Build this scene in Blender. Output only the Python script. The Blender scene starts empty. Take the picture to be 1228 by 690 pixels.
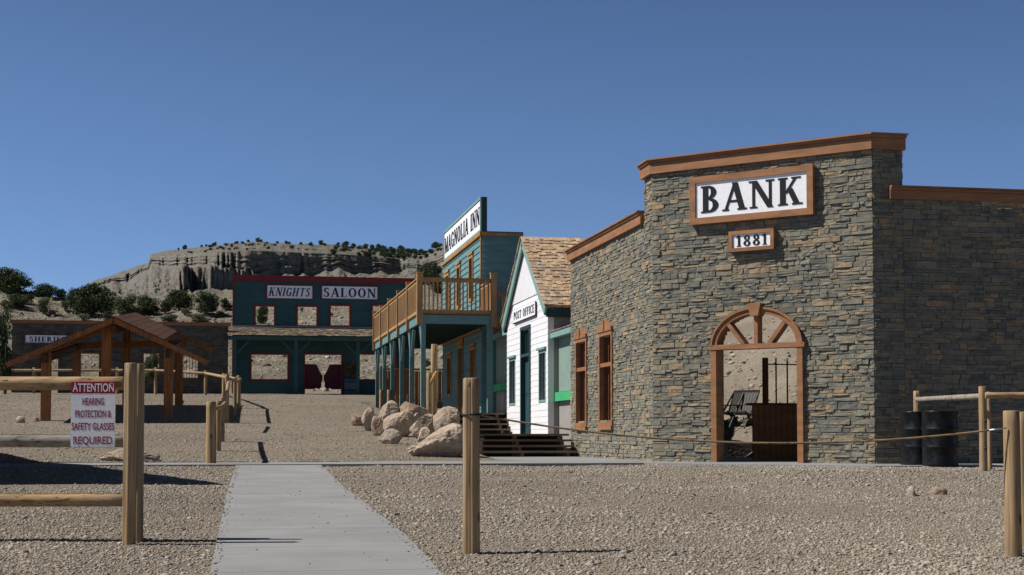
import bpy, bmesh, math, random
import numpy as np
from mathutils import Vector, Matrix, noise as mnoise
R = math.radians
sc = bpy.context.scene
col = sc.collection
rng = random.Random(7)

# ------------------------------------------------------------------ camera
F = 1740.0                       # focal length in pixels of a 1228 px wide picture
YAW, PITCH = R(10.9), R(2.5)
CX, CY = 614.0, 446.0
def place(px, d, z=0.0):
    "ground position seen in column px at horizontal distance d along the view"
    zc = d*math.cos(PITCH) + z*math.sin(PITCH)
    r = zc*(px-CX)/F
    return Vector((d*math.sin(YAW)+r*math.cos(YAW), d*math.cos(YAW)-r*math.sin(YAW), z))
def ray(px, py):
    cx, cy = (px-CX)/F, -(py-CY)/F
    f = math.cos(PITCH)-cy*math.sin(PITCH); up = math.sin(PITCH)+cy*math.cos(PITCH)
    return Vector((f*math.sin(YAW)+cx*math.cos(YAW), f*math.cos(YAW)-cx*math.sin(YAW), up))
def zat(py, d):
    v = ray(CX, py); return v.z/math.hypot(v.x, v.y)*d
def onY(px, py, Y): v = ray(px, py); v = v*(Y/v.y); return v.x, v.z
def onX(px, py, X): v = ray(px, py); v = v*(X/v.x); return v.y, v.z
def pxof(P):
    d = P[0]*math.sin(YAW)+P[1]*math.cos(YAW); r = P[0]*math.cos(YAW)-P[1]*math.sin(YAW)
    zc = d*math.cos(PITCH)+P[2]*math.sin(PITCH); yc = -d*math.sin(PITCH)+P[2]*math.cos(PITCH)
    return CX+F*r/zc, CY-F*yc/zc

cam = bpy.data.cameras.new('camera'); cam_o = bpy.data.objects.new('camera', cam); col.objects.link(cam_o)
cam_o.rotation_euler = (math.pi/2+PITCH, 0, -YAW)
cam.sensor_width = 36; cam.lens = F/1228*36; cam.shift_y = (CY-345)/1228
cam.clip_start = .1; cam.clip_end = 6000
sc.camera = cam_o

# ------------------------------------------------------------------ light
SUN_EL = R(48)
v = Vector((math.cos(YAW), -math.sin(YAW), 0)) + Vector((math.sin(YAW), math.cos(YAW), 0))*(.10)
v.normalize()                                    # direction shadows fall
to_sun = Vector((-v.x*math.cos(SUN_EL), -v.y*math.cos(SUN_EL), math.sin(SUN_EL)))
sun = bpy.data.lights.new('sun', 'SUN'); sun.energy = 5.0; sun.angle = R(.53); sun.color = (1, .955, .89)
so = bpy.data.objects.new('sun', sun); col.objects.link(so); so.location = to_sun*60
so.rotation_euler = to_sun.to_track_quat('Z', 'Y').to_euler()
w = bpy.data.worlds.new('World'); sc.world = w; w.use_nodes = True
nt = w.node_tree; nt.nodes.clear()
out = nt.nodes.new('ShaderNodeOutputWorld'); bg = nt.nodes.new('ShaderNodeBackground')
sky = nt.nodes.new('ShaderNodeTexSky'); sky.sky_type = 'NISHITA'; sky.sun_disc = False
sky.sun_elevation = SUN_EL; sky.sun_rotation = math.atan2(to_sun.x, to_sun.y)
sky.altitude = 2000; sky.air_density = 1.0; sky.dust_density = .35; sky.ozone_density = 1.6
tc = nt.nodes.new('ShaderNodeTexCoord'); sep = nt.nodes.new('ShaderNodeSeparateXYZ'); com = nt.nodes.new('ShaderNodeCombineXYZ')
ma = nt.nodes.new('ShaderNodeMath'); ma.operation = 'MULTIPLY_ADD'; ma.inputs[1].default_value = 1.45; ma.inputs[2].default_value = .085
nt.links.new(tc.outputs['Generated'], sep.inputs[0])
for k in 'XY': nt.links.new(sep.outputs[k], com.inputs[k])
nt.links.new(sep.outputs['Z'], ma.inputs[0]); nt.links.new(ma.outputs[0], com.inputs['Z'])
nt.links.new(com.outputs[0], sky.inputs['Vector'])
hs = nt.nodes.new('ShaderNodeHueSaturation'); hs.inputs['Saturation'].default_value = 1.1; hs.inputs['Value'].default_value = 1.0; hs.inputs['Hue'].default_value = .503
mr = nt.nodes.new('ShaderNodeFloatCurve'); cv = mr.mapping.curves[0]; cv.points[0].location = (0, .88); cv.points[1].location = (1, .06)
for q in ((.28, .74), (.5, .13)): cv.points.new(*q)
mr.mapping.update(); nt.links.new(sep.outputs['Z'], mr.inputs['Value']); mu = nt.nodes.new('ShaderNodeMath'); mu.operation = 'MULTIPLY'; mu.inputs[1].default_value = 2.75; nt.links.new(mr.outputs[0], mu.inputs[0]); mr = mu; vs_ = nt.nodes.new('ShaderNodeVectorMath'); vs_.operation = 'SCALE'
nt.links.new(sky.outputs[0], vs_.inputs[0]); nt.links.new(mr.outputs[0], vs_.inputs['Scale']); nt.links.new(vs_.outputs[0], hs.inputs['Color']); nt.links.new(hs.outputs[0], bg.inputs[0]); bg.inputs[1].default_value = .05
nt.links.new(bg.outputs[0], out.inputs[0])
sc.view_settings.view_transform = 'Standard'; sc.view_settings.look = 'None'
sc.view_settings.exposure = 0; sc.view_settings.gamma = 1; sc.view_settings.use_curve_mapping = False

# ------------------------------------------------------------------ materials
def ramp(nt, stops, fac):
    r = nt.nodes.new('ShaderNodeValToRGB'); e = r.color_ramp.elements
    while len(e) < len(stops): e.new(.5)
    for k, (p, c) in enumerate(stops): e[k].position = p; e[k].color = (*c, 1)
    nt.links.new(fac, r.inputs[0]); return r.outputs[0]
def mapped(nt, scale, coord='Object'):
    t = nt.nodes.new('ShaderNodeTexCoord'); m = nt.nodes.new('ShaderNodeMapping'); m.inputs['Scale'].default_value = scale
    nt.links.new(t.outputs[coord], m.inputs[0]); return m.outputs[0]
def noi(nt, vec, scale, detail=4, rough=.55, dist=0):
    n = nt.nodes.new('ShaderNodeTexNoise'); n.inputs['Scale'].default_value = scale; n.inputs['Detail'].default_value = detail
    n.inputs['Roughness'].default_value = rough; n.inputs['Distortion'].default_value = dist
    nt.links.new(vec, n.inputs['Vector']); return n.outputs['Fac']
def mixc(nt, a, b, fac, mode='MIX'):
    m = nt.nodes.new('ShaderNodeMix'); m.data_type = 'RGBA'; m.blend_type = mode
    for sock, val in ((m.inputs[6], a), (m.inputs[7], b), (m.inputs[0], fac)):
        if isinstance(val, (int, float)): sock.default_value = val
        elif isinstance(val, tuple): sock.default_value = (*val, 1)
        else: nt.links.new(val, sock)
    return m.outputs[2]
def mth(nt, op, a, b):
    m = nt.nodes.new('ShaderNodeMath'); m.operation = op
    for s, val in ((m.inputs[0], a), (m.inputs[1], b)):
        if isinstance(val, (int, float)): s.default_value = val
        else: nt.links.new(val, s)
    return m.outputs[0]
def newmat(name, rough=.8, spec=.25):
    m = bpy.data.materials.new(name); m.use_nodes = True; nt = m.node_tree
    b = nt.nodes['Principled BSDF']; b.inputs['Roughness'].default_value = rough
    b.inputs['Specular IOR Level'].default_value = spec
    return m, nt, b
def bump(nt, b, h, strength, dist):
    n = nt.nodes.new('ShaderNodeBump'); n.inputs['Strength'].default_value = strength; n.inputs['Distance'].default_value = dist
    nt.links.new(h, n.inputs['Height']); nt.links.new(n.outputs[0], b.inputs['Normal'])
def island(nt):
    return nt.nodes.new('ShaderNodeNewGeometry').outputs['Random Per Island']
def paint(name, c, var=.18, scale=(3, 3, 3), rough=.65, spec=.3, bs=.15, grain=30, isl=0):
    "painted or bare surface: slow stains, fine grain and a small difference from board to board"
    m, nt, b = newmat(name, rough, spec)
    v = mapped(nt, scale); n1 = noi(nt, v, 1.0, 5, .6); n2 = noi(nt, v, grain/3, 4, .6)
    lo = tuple(x*(1-var) for x in c); hi = tuple(min(1, x*(1+var)) for x in c)
    cc = mixc(nt, lo, hi, ramp(nt, [(.3, (0,)*3), (.7, (1,)*3)], n1))
    cc = mixc(nt, cc, ramp(nt, [(.3, (.8,)*3), (.7, (1.1,)*3)], n2), .5, 'MULTIPLY')
    if isl: cc = mixc(nt, cc, ramp(nt, [(0, (1-isl,)*3), (1, (1+isl,)*3)], island(nt)), 1.0, 'MULTIPLY')
    nt.links.new(cc, b.inputs['Base Color']); bump(nt, b, n2, bs, .004)
    return m
def timber(name, c, axis=2, var=.3, isl=.12, knots=True):
    "wood with grain along one axis, checks and knots"
    m, nt, b = newmat(name, .75, .2)
    s = [26, 26, 26]; s[axis] = 1.3
    v = mapped(nt, tuple(s)); n1 = noi(nt, v, 1.0, 6, .65, .4); s2 = [5, 5, 5]; s2[axis] = 1.0
    n2 = noi(nt, mapped(nt, tuple(s2)), 1.0, 3)
    lo = tuple(x*(1-var*1.5) for x in c); hi = tuple(min(1, x*(1+var*.6)) for x in c)
    cc = mixc(nt, lo, hi, ramp(nt, [(.32, (0,)*3), (.6, (1,)*3)], n1))
    cc = mixc(nt, cc, ramp(nt, [(.3, (.72, .7, .7)), (.7, (1.12, 1.1, 1.05))], n2), .8, 'MULTIPLY')
    chk = [70, 70, 70]; chk[axis] = .9
    cc = mixc(nt, (.05, .033, .02), cc, ramp(nt, [(.335, (0,)*3), (.375, (1,)*3)], noi(nt, mapped(nt, tuple(chk)), 1.0, 2, .5)))
    gr = noi(nt, mapped(nt, tuple(2.2 if i != axis else .7 for i in range(3))), 1.0, 3)
    cc = mixc(nt, cc, tuple(.55*sum(c)/3+.10*x for x in c), ramp(nt, [(.45, (0,)*3), (.68, (.55,)*3)], gr))
    if knots:
        vo = nt.nodes.new('ShaderNodeTexVoronoi'); s3 = [6, 6, 6]; s3[axis] = 2.6; vo.inputs['Scale'].default_value = 1
        nt.links.new(mapped(nt, tuple(s3)), vo.inputs['Vector'])
        cc = mixc(nt, (.10, .055, .03), cc, ramp(nt, [(.07, (0,)*3), (.16, (1,)*3)], vo.outputs['Distance']))
    if isl: cc = mixc(nt, cc, ramp(nt, [(0, (1-isl,)*3), (1, (1+isl,)*3)], island(nt)), 1.0, 'MULTIPLY')
    nt.links.new(cc, b.inputs['Base Color']); bump(nt, b, n1, .5, .006)
    return m

M = {}
# gravel ground sheet
def ground_mat(name, base, dark, light, fine=24, coarse=.12, bstr=.9, bdist=.03):
    m, nt, b = newmat(name, .95, .1)
    v = mapped(nt, (1, 1, 1))
    vo = nt.nodes.new('ShaderNodeTexVoronoi'); vo.inputs['Scale'].default_value = fine; nt.links.new(v, vo.inputs['Vector'])
    sepc = nt.nodes.new('ShaderNodeSeparateColor'); nt.links.new(vo.outputs['Color'], sepc.inputs[0])
    cells = ramp(nt, [(0, dark), (.35, base), (.75, base), (1, light)], sepc.outputs[0])
    vo2 = nt.nodes.new('ShaderNodeTexVoronoi'); vo2.inputs['Scale'].default_value = fine*.31; nt.links.new(v, vo2.inputs['Vector'])
    sep2 = nt.nodes.new('ShaderNodeSeparateColor'); nt.links.new(vo2.outputs['Color'], sep2.inputs[0])
    cells = mixc(nt, cells, ramp(nt, [(0, (.7,)*3), (1, (1.3,)*3)], sep2.outputs[1]), .55, 'MULTIPLY')
    big = noi(nt, v, coarse, 5, .6)
    cc = mixc(nt, cells, ramp(nt, [(.3, (.82, .8, .78)), (.7, (1.15, 1.13, 1.1))], big), 1.0, 'MULTIPLY')
    gaps = ramp(nt, [(0, (1,)*3), (.75, (.42,)*3)], vo.outputs['Distance'])
    cc = mixc(nt, cc, gaps, .6, 'MULTIPLY')
    nt.links.new(cc, b.inputs['Base Color'])
    h = mth(nt, 'ADD', mth(nt, 'MULTIPLY', vo.outputs['Distance'], -1.0), mth(nt, 'MULTIPLY', vo2.outputs['Distance'], -.8))
    bump(nt, b, h, bstr, bdist)
    return m
M['gravel'] = ground_mat('gravel', (.335, .288, .234), (.21, .178, .142), (.45, .40, .335), coarse=.25, fine=62, bdist=.02)
# loose pebbles
m, nt, b = newmat('pebble', .9, .15)
cc = ramp(nt, [(0, (.11, .085, .06)), (.06, (.23, .185, .14)), (.45, (.315, .274, .224)), (.78, (.36, .322, .268)), (.94, (.43, .40, .345)), (1, (.28, .16, .10))], island(nt))
cc = mixc(nt, cc, ramp(nt, [(.3, (.85,)*3), (.7, (1.12,)*3)], noi(nt, mapped(nt, (1, 1, 1)), .35, 4)), 1.0, 'MULTIPLY')
nt.links.new(cc, b.inputs['Base Color']); M['pebble'] = m
# hillside
def hill_mat(name, c, red, green, dot):
    m, nt, b = newmat(name, .95, .1)
    v = mapped(nt, (1, 1, 1)); n1 = noi(nt, v, .05, 8, .62, .5); n2 = noi(nt, v, .6, 6, .65); n3 = noi(nt, v, dot, 3, .7)
    vs = noi(nt, mapped(nt, (.02, .02, .55)), 1.0, 5, .6, .3)
    cc = mixc(nt, tuple(x*.68 for x in c), tuple(min(1, x*1.22) for x in c), ramp(nt, [(.35, (0,)*3), (.65, (1,)*3)], n2))
    cc = mixc(nt, cc, red, ramp(nt, [(.52, (0,)*3), (.66, (.6,)*3)], vs))
    cc = mixc(nt, cc, green, ramp(nt, [(.52, (0,)*3), (.6, (.75,)*3)], n1))
    cc = mixc(nt, cc, (.055, .055, .035), ramp(nt, [(.64, (0,)*3), (.69, (.85,)*3)], n3))
    nt.links.new(cc, b.inputs['Base Color'])
    bump(nt, b, mth(nt, 'ADD', mth(nt, 'ADD', n2, vs), mth(nt, 'MULTIPLY', n3, .5)), 1.0, 1.1)
    return m
M['hillside'] = hill_mat('hillside', (.235, .208, .162), (.24, .19, .14), (.15, .14, .10), 1.6)
M['mesa'] = hill_mat('mesa rock', (.185, .176, .155), (.175, .135, .10), (.12, .115, .085), .5)
# concrete
m, nt, b = newmat('concrete', .85, .2)
v = mapped(nt, (1, 1, 1)); n1 = noi(nt, v, 1.2, 6, .6); n2 = noi(nt, v, 60, 3); n3 = noi(nt, mapped(nt, (.3, 9, 1)), 1.0, 4, .6)
cc = mixc(nt, (.235, .238, .242), (.285, .288, .292), ramp(nt, [(.35, (0,)*3), (.65, (1,)*3)], n1))
cc = mixc(nt, cc, ramp(nt, [(.35, (.93,)*3), (.65, (1.05,)*3)], n3), .8, 'MULTIPLY')
cc = mixc(nt, cc, ramp(nt, [(.25, (.8,)*3), (.5, (1.0,)*3)], n2), .5, 'MULTIPLY')
nt.links.new(cc, b.inputs['Base Color']); bump(nt, b, mth(nt, 'ADD', n2, n3), .25, .004); M['concrete'] = m
# stacked ledge stone
def ledge(name, k=1.0):
    m, nt, b = newmat(name, .85, .25)
    isl = island(nt); v = mapped(nt, (1, 1, 1))
    cc = ramp(nt, [(0, (.142*k, .145*k, .13*k)), (.3, (.188*k, .187*k, .162*k)), (.55, (.22*k, .212*k, .172*k)), (.72, (.265*k, .232*k, .17*k)), (.82, (.185*k, .175*k, .14*k)), (.94, (.315*k, .24*k, .16*k)), (1, (.34*k, .25*k, .16*k))], isl)
    cc = mixc(nt, cc, ramp(nt, [(.3, (.66, .68, .68)), (.5, (1, 1, .98)), (.70, (1.4, 1.22, 1.0))], noi(nt, v, 7, 7, .7)), 1.0, 'MULTIPLY')
    nt.links.new(cc, b.inputs['Base Color'])
    bump(nt, b, noi(nt, mapped(nt, (1, 1, 3)), 22, 6, .7), 1.0, .02)
    return m
M['ledge'] = ledge('ledge stone')
M['mortar'] = paint('stone backing', (.06, .058, .052), .2)
# far stone wall: courses drawn by a brick pattern
m, nt, b = newmat('far ledge stone', .9, .2)
br = nt.nodes.new('ShaderNodeTexBrick'); br.inputs['Scale'].default_value = 1; br.inputs['Brick Width'].default_value = .34; br.inputs['Row Height'].default_value = .085
br.inputs['Mortar Size'].default_value = .008; br.inputs['Color1'].default_value = (.065, .066, .06, 1); br.inputs['Color2'].default_value = (.135, .115, .09, 1); br.inputs['Mortar'].default_value = (.03, .03, .03, 1)
t = nt.nodes.new('ShaderNodeTexCoord'); mp = nt.nodes.new('ShaderNodeMapping'); mp.inputs['Rotation'].default_value = (R(90), 0, 0)
nt.links.new(t.outputs['Object'], mp.inputs[0]); nt.links.new(mp.outputs[0], br.inputs['Vector'])
cc = mixc(nt, br.outputs['Color'], ramp(nt, [(.3, (.7,)*3), (.7, (1.3,)*3)], noi(nt, t.outputs['Object'], 3, 5)), 1.0, 'MULTIPLY')
nt.links.new(cc, b.inputs['Base Color']); bump(nt, b, br.outputs['Fac'], -.6, .03); M['far_ledge'] = m
M['rust'] = paint('rust brown stain', (.285, .135, .062), .26, (2, 2, 9), .6, .3, .25, 30)
M['dark_rust'] = paint('dark brown boards', (.14, .062, .032), .25, (9, 9, 2), .7, .2, .3)
M['white'] = paint('white paint', (.80, .80, .82), .03, (2, 2, 2), .5, .35, .1, 30, .02)
M['signwhite'] = paint('sign white', (.85, .86, .89), .03, (3, 3, 3), .45, .35, .05)
M['black'] = paint('black lettering', (.012, .013, .016), .1, (3, 3, 3), .6, .2, .05)
M['navy'] = paint('navy lettering', (.02, .03, .08), .1, (3, 3, 3), .6, .2, .05)
M['teal'] = paint('teal paint', (.125, .245, .255), .14, (2, 2, 5), .6, .3, .2, 30, .06)
M['deepteal'] = paint('deep teal paint', (.022, .062, .068), .14, (2, 2, 5), .6, .3, .2, 30, .05)
M['saloonteal'] = paint('saloon teal paint', (.030, .088, .090), .16, (1, 1, 3), .65, .3, .2, 30, .05)
M['paleteal'] = paint('pale green trim', (.19, .33, .30), .1, (2, 2, 2), .6, .3, .15)
M['panelgreen'] = paint('grey green panel', (.22, .30, .26), .1, (1, 1, 1), .7, .2, .1)
M['brightgreen'] = paint('bright green board', (.05, .40, .16), .1, (2, 2, 2), .6, .3, .1)
M['red'] = paint('dark red trim', (.19, .022, .025), .15, (2, 2, 2), .6, .3, .15)
M['maroon'] = paint('maroon doors', (.10, .012, .016), .15, (2, 2, 2), .6, .3, .15)
M['signred'] = paint('sign red', (.32, .012, .03), .06, (3, 3, 3), .5, .3, .02)
M['greypanel'] = paint('grey panel', (.3, .285, .265), .12, (1, 1, 1), .8, .2, .1)
M['log'] = timber('pole pine upright', (.36, .25, .138), 2)
M['logx'] = timber('pole pine rail', (.40, .265, .135), 0)
M['logy'] = timber('pole pine long rail', (.40, .265, .135), 1)
M['greylog'] = timber('weathered pole', (.30, .265, .22), 0)
M['rail'] = timber('railing cedar', (.47, .275, .115), 2, .2, .1, False)
M['trim'] = timber('amber trim', (.45, .24, .075), 2, .18, .06, False)
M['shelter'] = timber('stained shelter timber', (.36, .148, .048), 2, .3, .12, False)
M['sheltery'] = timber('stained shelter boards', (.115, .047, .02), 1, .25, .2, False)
M['step'] = timber('old step plank', (.23, .17, .115), 0, .3, .2, False)
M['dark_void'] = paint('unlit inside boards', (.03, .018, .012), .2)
M['shake'] = timber('cedar shake', (.53, .375, .24), 1, .25, .28, False)
M['greyshake'] = timber('weathered shake', (.26, .20, .14), 1, .3, .35, False)
m, nt, b = newmat('black drum enamel', .3, .22)
n = noi(nt, mapped(nt, (3, 3, 3)), 3, 5); cc = mixc(nt, (.006, .007, .008), (.018, .019, .02), ramp(nt, [(.5, (0,)*3), (.75, (1,)*3)], n)); nt.links.new(cc, b.inputs['Base Color'])
rr = ramp(nt, [(.3, (.22,)*3), (.7, (.5,)*3)], n); nt.links.new(rr, b.inputs['Roughness']); M['drum'] = m
M['iron'] = paint('black iron', (.015, .014, .014), .2, (3, 3, 3), .6, .4)
M['steel'] = paint('bright steel', (.6, .6, .6), .1, (3, 3, 3), .3, .6); M['steel'].node_tree.nodes['Principled BSDF'].inputs['Metallic'].default_value = .9
M['rope'] = timber('manila rope', (.30, .21, .11), 0, .3, 0, False)
def rockmat(name, c, c2):
    m, nt, b = newmat(name, .92, .12)
    v = mapped(nt, (1, 1, 1)); n1 = noi(nt, v, 1.6, 7, .62, .6); n2 = noi(nt, v, 14, 6, .7)
    cc = mixc(nt, c2, c, ramp(nt, [(.36, (0,)*3), (.6, (1,)*3)], n1))
    cc = mixc(nt, cc, ramp(nt, [(.25, (.55, .5, .47)), (.55, (1.05,)*3)], n2), .75, 'MULTIPLY')
    nt.links.new(cc, b.inputs['Base Color']); bump(nt, b, mth(nt, 'ADD', n2, mth(nt, 'MULTIPLY', n1, 2.0)), .8, .045); return m
M['rock'] = rockmat('pale sandstone', (.52, .425, .34), (.37, .29, .225))
M['rock2'] = rockmat('pinkish sandstone', (.44, .33, .25), (.27, .195, .145))
M['rock3'] = rockmat('chalky rock', (.50, .425, .345), (.31, .25, .195))
def leaf(name, a, c):
    m, nt, b = newmat(name, .7, .2)
    cc = ramp(nt, [(0, a), (1, c)], island(nt)); oi = nt.nodes.new('ShaderNodeObjectInfo').outputs['Random']; cc = mixc(nt, cc, ramp(nt, [(0, (.75, .85, .8)), (.5, (1.1, 1.05, 1)), (1, (1.5, 1.3, 1.15))], oi), 1.0, 'MULTIPLY'); nt.links.new(cc, b.inputs['Base Color']); return m
M['juniper'] = leaf('juniper foliage', (.018, .034, .012), (.06, .085, .03))
M['pinyon'] = leaf('pinyon foliage', (.022, .036, .018), (.075, .10, .045))
M['sage'] = leaf('sage foliage', (.07, .085, .05), (.17, .18, .12))
M['dry'] = leaf('dry foliage', (.10, .07, .03), (.25, .18, .08))
M['bark'] = timber('bark', (.11, .085, .065), 2, .3, 0, False)

# ------------------------------------------------------------------ object helpers
def wloc(o):
    v = Vector((0, 0, 0))
    while o is not None: v += o.location; o = o.parent
    return v
def tag(o, label=None, cat=None, group=None, kind=None):
    if label: o['label'] = label
    if cat: o['category'] = cat
    if group: o['group'] = group
    if kind: o['kind'] = kind
    return o
def thing(name, label, cat, loc, group=None):
    o = bpy.data.objects.new(name, None); col.objects.link(o); o.location = loc; o.empty_display_size = .3
    return tag(o, label, cat, group)
def link_mesh(name, me, parent, origin=None):
    o = bpy.data.objects.new(name, me); col.objects.link(o)
    if parent is not None:
        off = wloc(parent); o.parent = parent; me.transform(Matrix.Translation(-off))
    elif origin is not None:
        me.transform(Matrix.Translation(-Vector(origin))); o.location = origin
    return o
def obj(name, bm, mat, parent=None, smooth=False, label=None, origin='base', recalc=True):
    if recalc: bmesh.ops.recalc_face_normals(bm, faces=bm.faces)
    me = bpy.data.meshes.new(name); bm.to_mesh(me); bm.free()
    mats = mat if isinstance(mat, (list, tuple)) else [mat]
    for x in mats: me.materials.append(M[x] if isinstance(x, str) else x)
    if smooth: me.polygons.foreach_set('use_smooth', [True]*len(me.polygons))
    org = None
    if parent is None and origin == 'base' and len(me.vertices):
        co = np.empty(len(me.vertices)*3); me.vertices.foreach_get('co', co); co = co.reshape(-1, 3)
        org = ((co[:, 0].min()+co[:, 0].max())/2, (co[:, 1].min()+co[:, 1].max())/2, co[:, 2].min())
    o = link_mesh(name, me, parent, org)
    if label: o['label'] = label
    return o
def npobj(name, V, Fa, mat, parent=None, smooth=False):
    "mesh straight from arrays; Fa is an (n,3) or (n,4) index array"
    me = bpy.data.meshes.new(name); V = np.asarray(V, dtype=np.float32); Fa = np.asarray(Fa, dtype=np.int32); k = Fa.shape[1]
    me.vertices.add(len(V)); me.vertices.foreach_set('co', V.ravel())
    me.loops.add(Fa.size); me.loops.foreach_set('vertex_index', Fa.ravel())
    me.polygons.add(len(Fa)); me.polygons.foreach_set('loop_start', np.arange(0, Fa.size, k, dtype=np.int32))
    me.polygons.foreach_set('loop_total', np.full(len(Fa), k, dtype=np.int32))
    if smooth: me.polygons.foreach_set('use_smooth', np.ones(len(Fa), dtype=bool))
    me.update(calc_edges=True); me.validate()
    me.materials.append(M[mat] if isinstance(mat, str) else mat)
    return link_mesh(name, me, parent)
def copy_tree(o, parent=None):
    c = o.copy(); col.objects.link(c); c.parent = parent
    for ch in o.children: copy_tree(ch, c)
    return c

class Fr:
    "a facade frame: u runs along the wall, n comes out of it, z is up"
    def __init__(s, O, u, n): s.O = Vector(O); s.u = Vector(u).normalized(); s.n = Vector(n).normalized()
    def p(s, u, z, n=0): return s.O + s.u*u + s.n*n + Vector((0, 0, z))
def hexa(bm, P):
    vs = [bm.verts.new(p) for p in P]
    for f in ((0, 1, 2, 3), (7, 6, 5, 4), (0, 4, 5, 1), (1, 5, 6, 2), (2, 6, 7, 3), (3, 7, 4, 0)): bm.faces.new([vs[i] for i in f])
def fbox(bm, fr, u0, u1, z0, z1, n0, n1):
    hexa(bm, [fr.p(u0, z0, n0), fr.p(u1, z0, n0), fr.p(u1, z1, n0), fr.p(u0, z1, n0), fr.p(u0, z0, n1), fr.p(u1, z0, n1), fr.p(u1, z1, n1), fr.p(u0, z1, n1)])
def box(bm, x0, x1, y0, y1, z0, z1): hexa(bm, [(x0, y0, z0), (x1, y0, z0), (x1, y0, z1), (x0, y0, z1), (x0, y1, z0), (x1, y1, z0), (x1, y1, z1), (x0, y1, z1)])
def beam(bm, a, b, w, h, up=(0, 0, 1)):
    "square bar from a to b"
    a, b = Vector(a), Vector(b); t = (b-a).normalized(); upv = Vector(up)
    s = t.cross(upv); s = s.normalized() if s.length > 1e-4 else Vector((1, 0, 0)); k = s.cross(t).normalized()
    q = [(-1, -1), (1, -1), (1, 1), (-1, 1)]
    hexa(bm, [a+s*(i*w/2)+k*(j*h/2) for i, j in q]+[b+s*(i*w/2)+k*(j*h/2) for i, j in q])
def log(bm, a, b, r, seg=16, r2=None, rough=.03, seed=0, rings=9, crack=None):
    a, b = Vector(a), Vector(b); t = (b-a); L = t.length; t.normalize()
    s = t.cross(Vector((0, 0, 1))); s = s.normalized() if s.length > 1e-3 else Vector((1, 0, 0)); k = t.cross(s)
    r2 = r if r2 is None else r2
    prof = [(0, .93)]+[(r*.1/L, 1)]+[(i/rings, 1) for i in range(1, rings)]+[(1-.12*r2/L, 1), (1, .90)]
    prev = None
    for f, q in prof:
        ring = []
        for i in range(seg):
            th = 2*math.pi*i/seg
            rr = (r+(r2-r)*f)*q*(1+rough*mnoise.noise(Vector((math.cos(th)*1.5+seed*7.3, math.sin(th)*1.5, f*L*1.6+seed))))
            if crack is not None:
                dd = abs((th-crack+math.pi) % (2*math.pi)-math.pi)
                if dd < 2*math.pi/seg*.6: rr *= .62
            ring.append(bm.verts.new(a+t*(f*L)+(s*math.cos(th)+k*math.sin(th))*rr))
        if prev:
            for i in range(seg):
                fc = bm.faces.new((prev[i], prev[(i+1) % seg], ring[(i+1) % seg], ring[i])); fc.smooth = True
        else: bm.faces.new(ring[::-1])
        prev = ring
    bm.faces.new(prev)
def tube(bm, pts, r, seg=8):
    prev = None; n = len(pts)
    for i, p in enumerate(pts):
        p = Vector(p); t = (Vector(pts[min(i+1, n-1)])-Vector(pts[max(i-1, 0)])).normalized()
        s = t.cross(Vector((0, 0, 1))); s = s.normalized() if s.length > 1e-3 else Vector((1, 0, 0)); k = t.cross(s)
        rr = r[i] if isinstance(r, (list, tuple)) else r
        ring = [bm.verts.new(p+(s*math.cos(2*math.pi*j/seg)+k*math.sin(2*math.pi*j/seg))*rr) for j in range(seg)]
        if prev:
            for j in range(seg):
                fc = bm.faces.new((prev[j], prev[(j+1) % seg], ring[(j+1) % seg], ring[j])); fc.smooth = True
        else: bm.faces.new(ring[::-1])
        prev = ring
    bm.faces.new(prev)
def lathe(bm, c, prof, seg=40):
    prev = None; c = Vector(c)
    for (r, z) in prof:
        ring = [bm.verts.new(c+Vector((r*math.cos(2*math.pi*j/seg), r*math.sin(2*math.pi*j/seg), z))) for j in range(seg)]
        if prev:
            for j in range(seg):
                fc = bm.faces.new((prev[j], prev[(j+1) % seg], ring[(j+1) % seg], ring[j])); fc.smooth = True
        else: bm.faces.new(ring[::-1])
        prev = ring
    bm.faces.new(prev)
def spans(lo, hi, holes):
    "what is left of [lo, hi] once the holes are cut away"
    segs = [(lo, hi)]
    for a, b in holes:
        nx = []
        for s, e in segs:
            if b <= s or a >= e: nx.append((s, e)); continue
            if a > s: nx.append((s, a))
            if b < e: nx.append((b, e))
        segs = nx
    return [x for x in segs if x[1]-x[0] > .004]
def solid_wall(bm, fr, u0, u1, z0, z1, n0, n1, holes):
    "holes: (u0, u1, z0, z1)"
    cuts = sorted({u0, u1, *[max(u0, min(u1, h[0])) for h in holes], *[max(u0, min(u1, h[1])) for h in holes]})
    for a, b in zip(cuts, cuts[1:]):
        if b-a < 1e-4: continue
        mid = (a+b)/2
        for s, e in spans(z0, z1, [(h[2], h[3]) for h in holes if h[0] < mid < h[1]]): fbox(bm, fr, a, b, s, e, n0, n1)
def lap(bm, fr, u0, u1, z0, z1, holes=(), ex=.15, n0=0, out=.022, edge=None):
    z = z0
    while z < z1-.01:
        t = min(z+ex, z1); a, b = (u0, u1) if edge is None else edge(z, t)
        if b-a > .02:
            for s, e in spans(a, b, [(h[0], h[1]) for h in holes if h[2] < t-.02 and h[3] > z+.02]):
                hexa(bm, [fr.p(s, z, n0), fr.p(e, z, n0), fr.p(e, t, n0), fr.p(s, t, n0), fr.p(s, z, n0+out), fr.p(e, z, n0+out), fr.p(e, t, n0+.004), fr.p(s, t, n0+.004)])
        z += ex
def rim(bm, fr, u0, u1, z0, z1, w, n0, n1, sill=True):
    "four butted boards round an opening (outside measure)"
    fbox(bm, fr, u0, u1, z1-w, z1, n0, n1)
    fbox(bm, fr, u0, u0+w, z0+(w if sill else 0), z1-w, n0, n1); fbox(bm, fr, u1-w, u1, z0+(w if sill else 0), z1-w, n0, n1)
    if sill: fbox(bm, fr, u0, u1, z0, z0+w, n0, n1)

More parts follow.
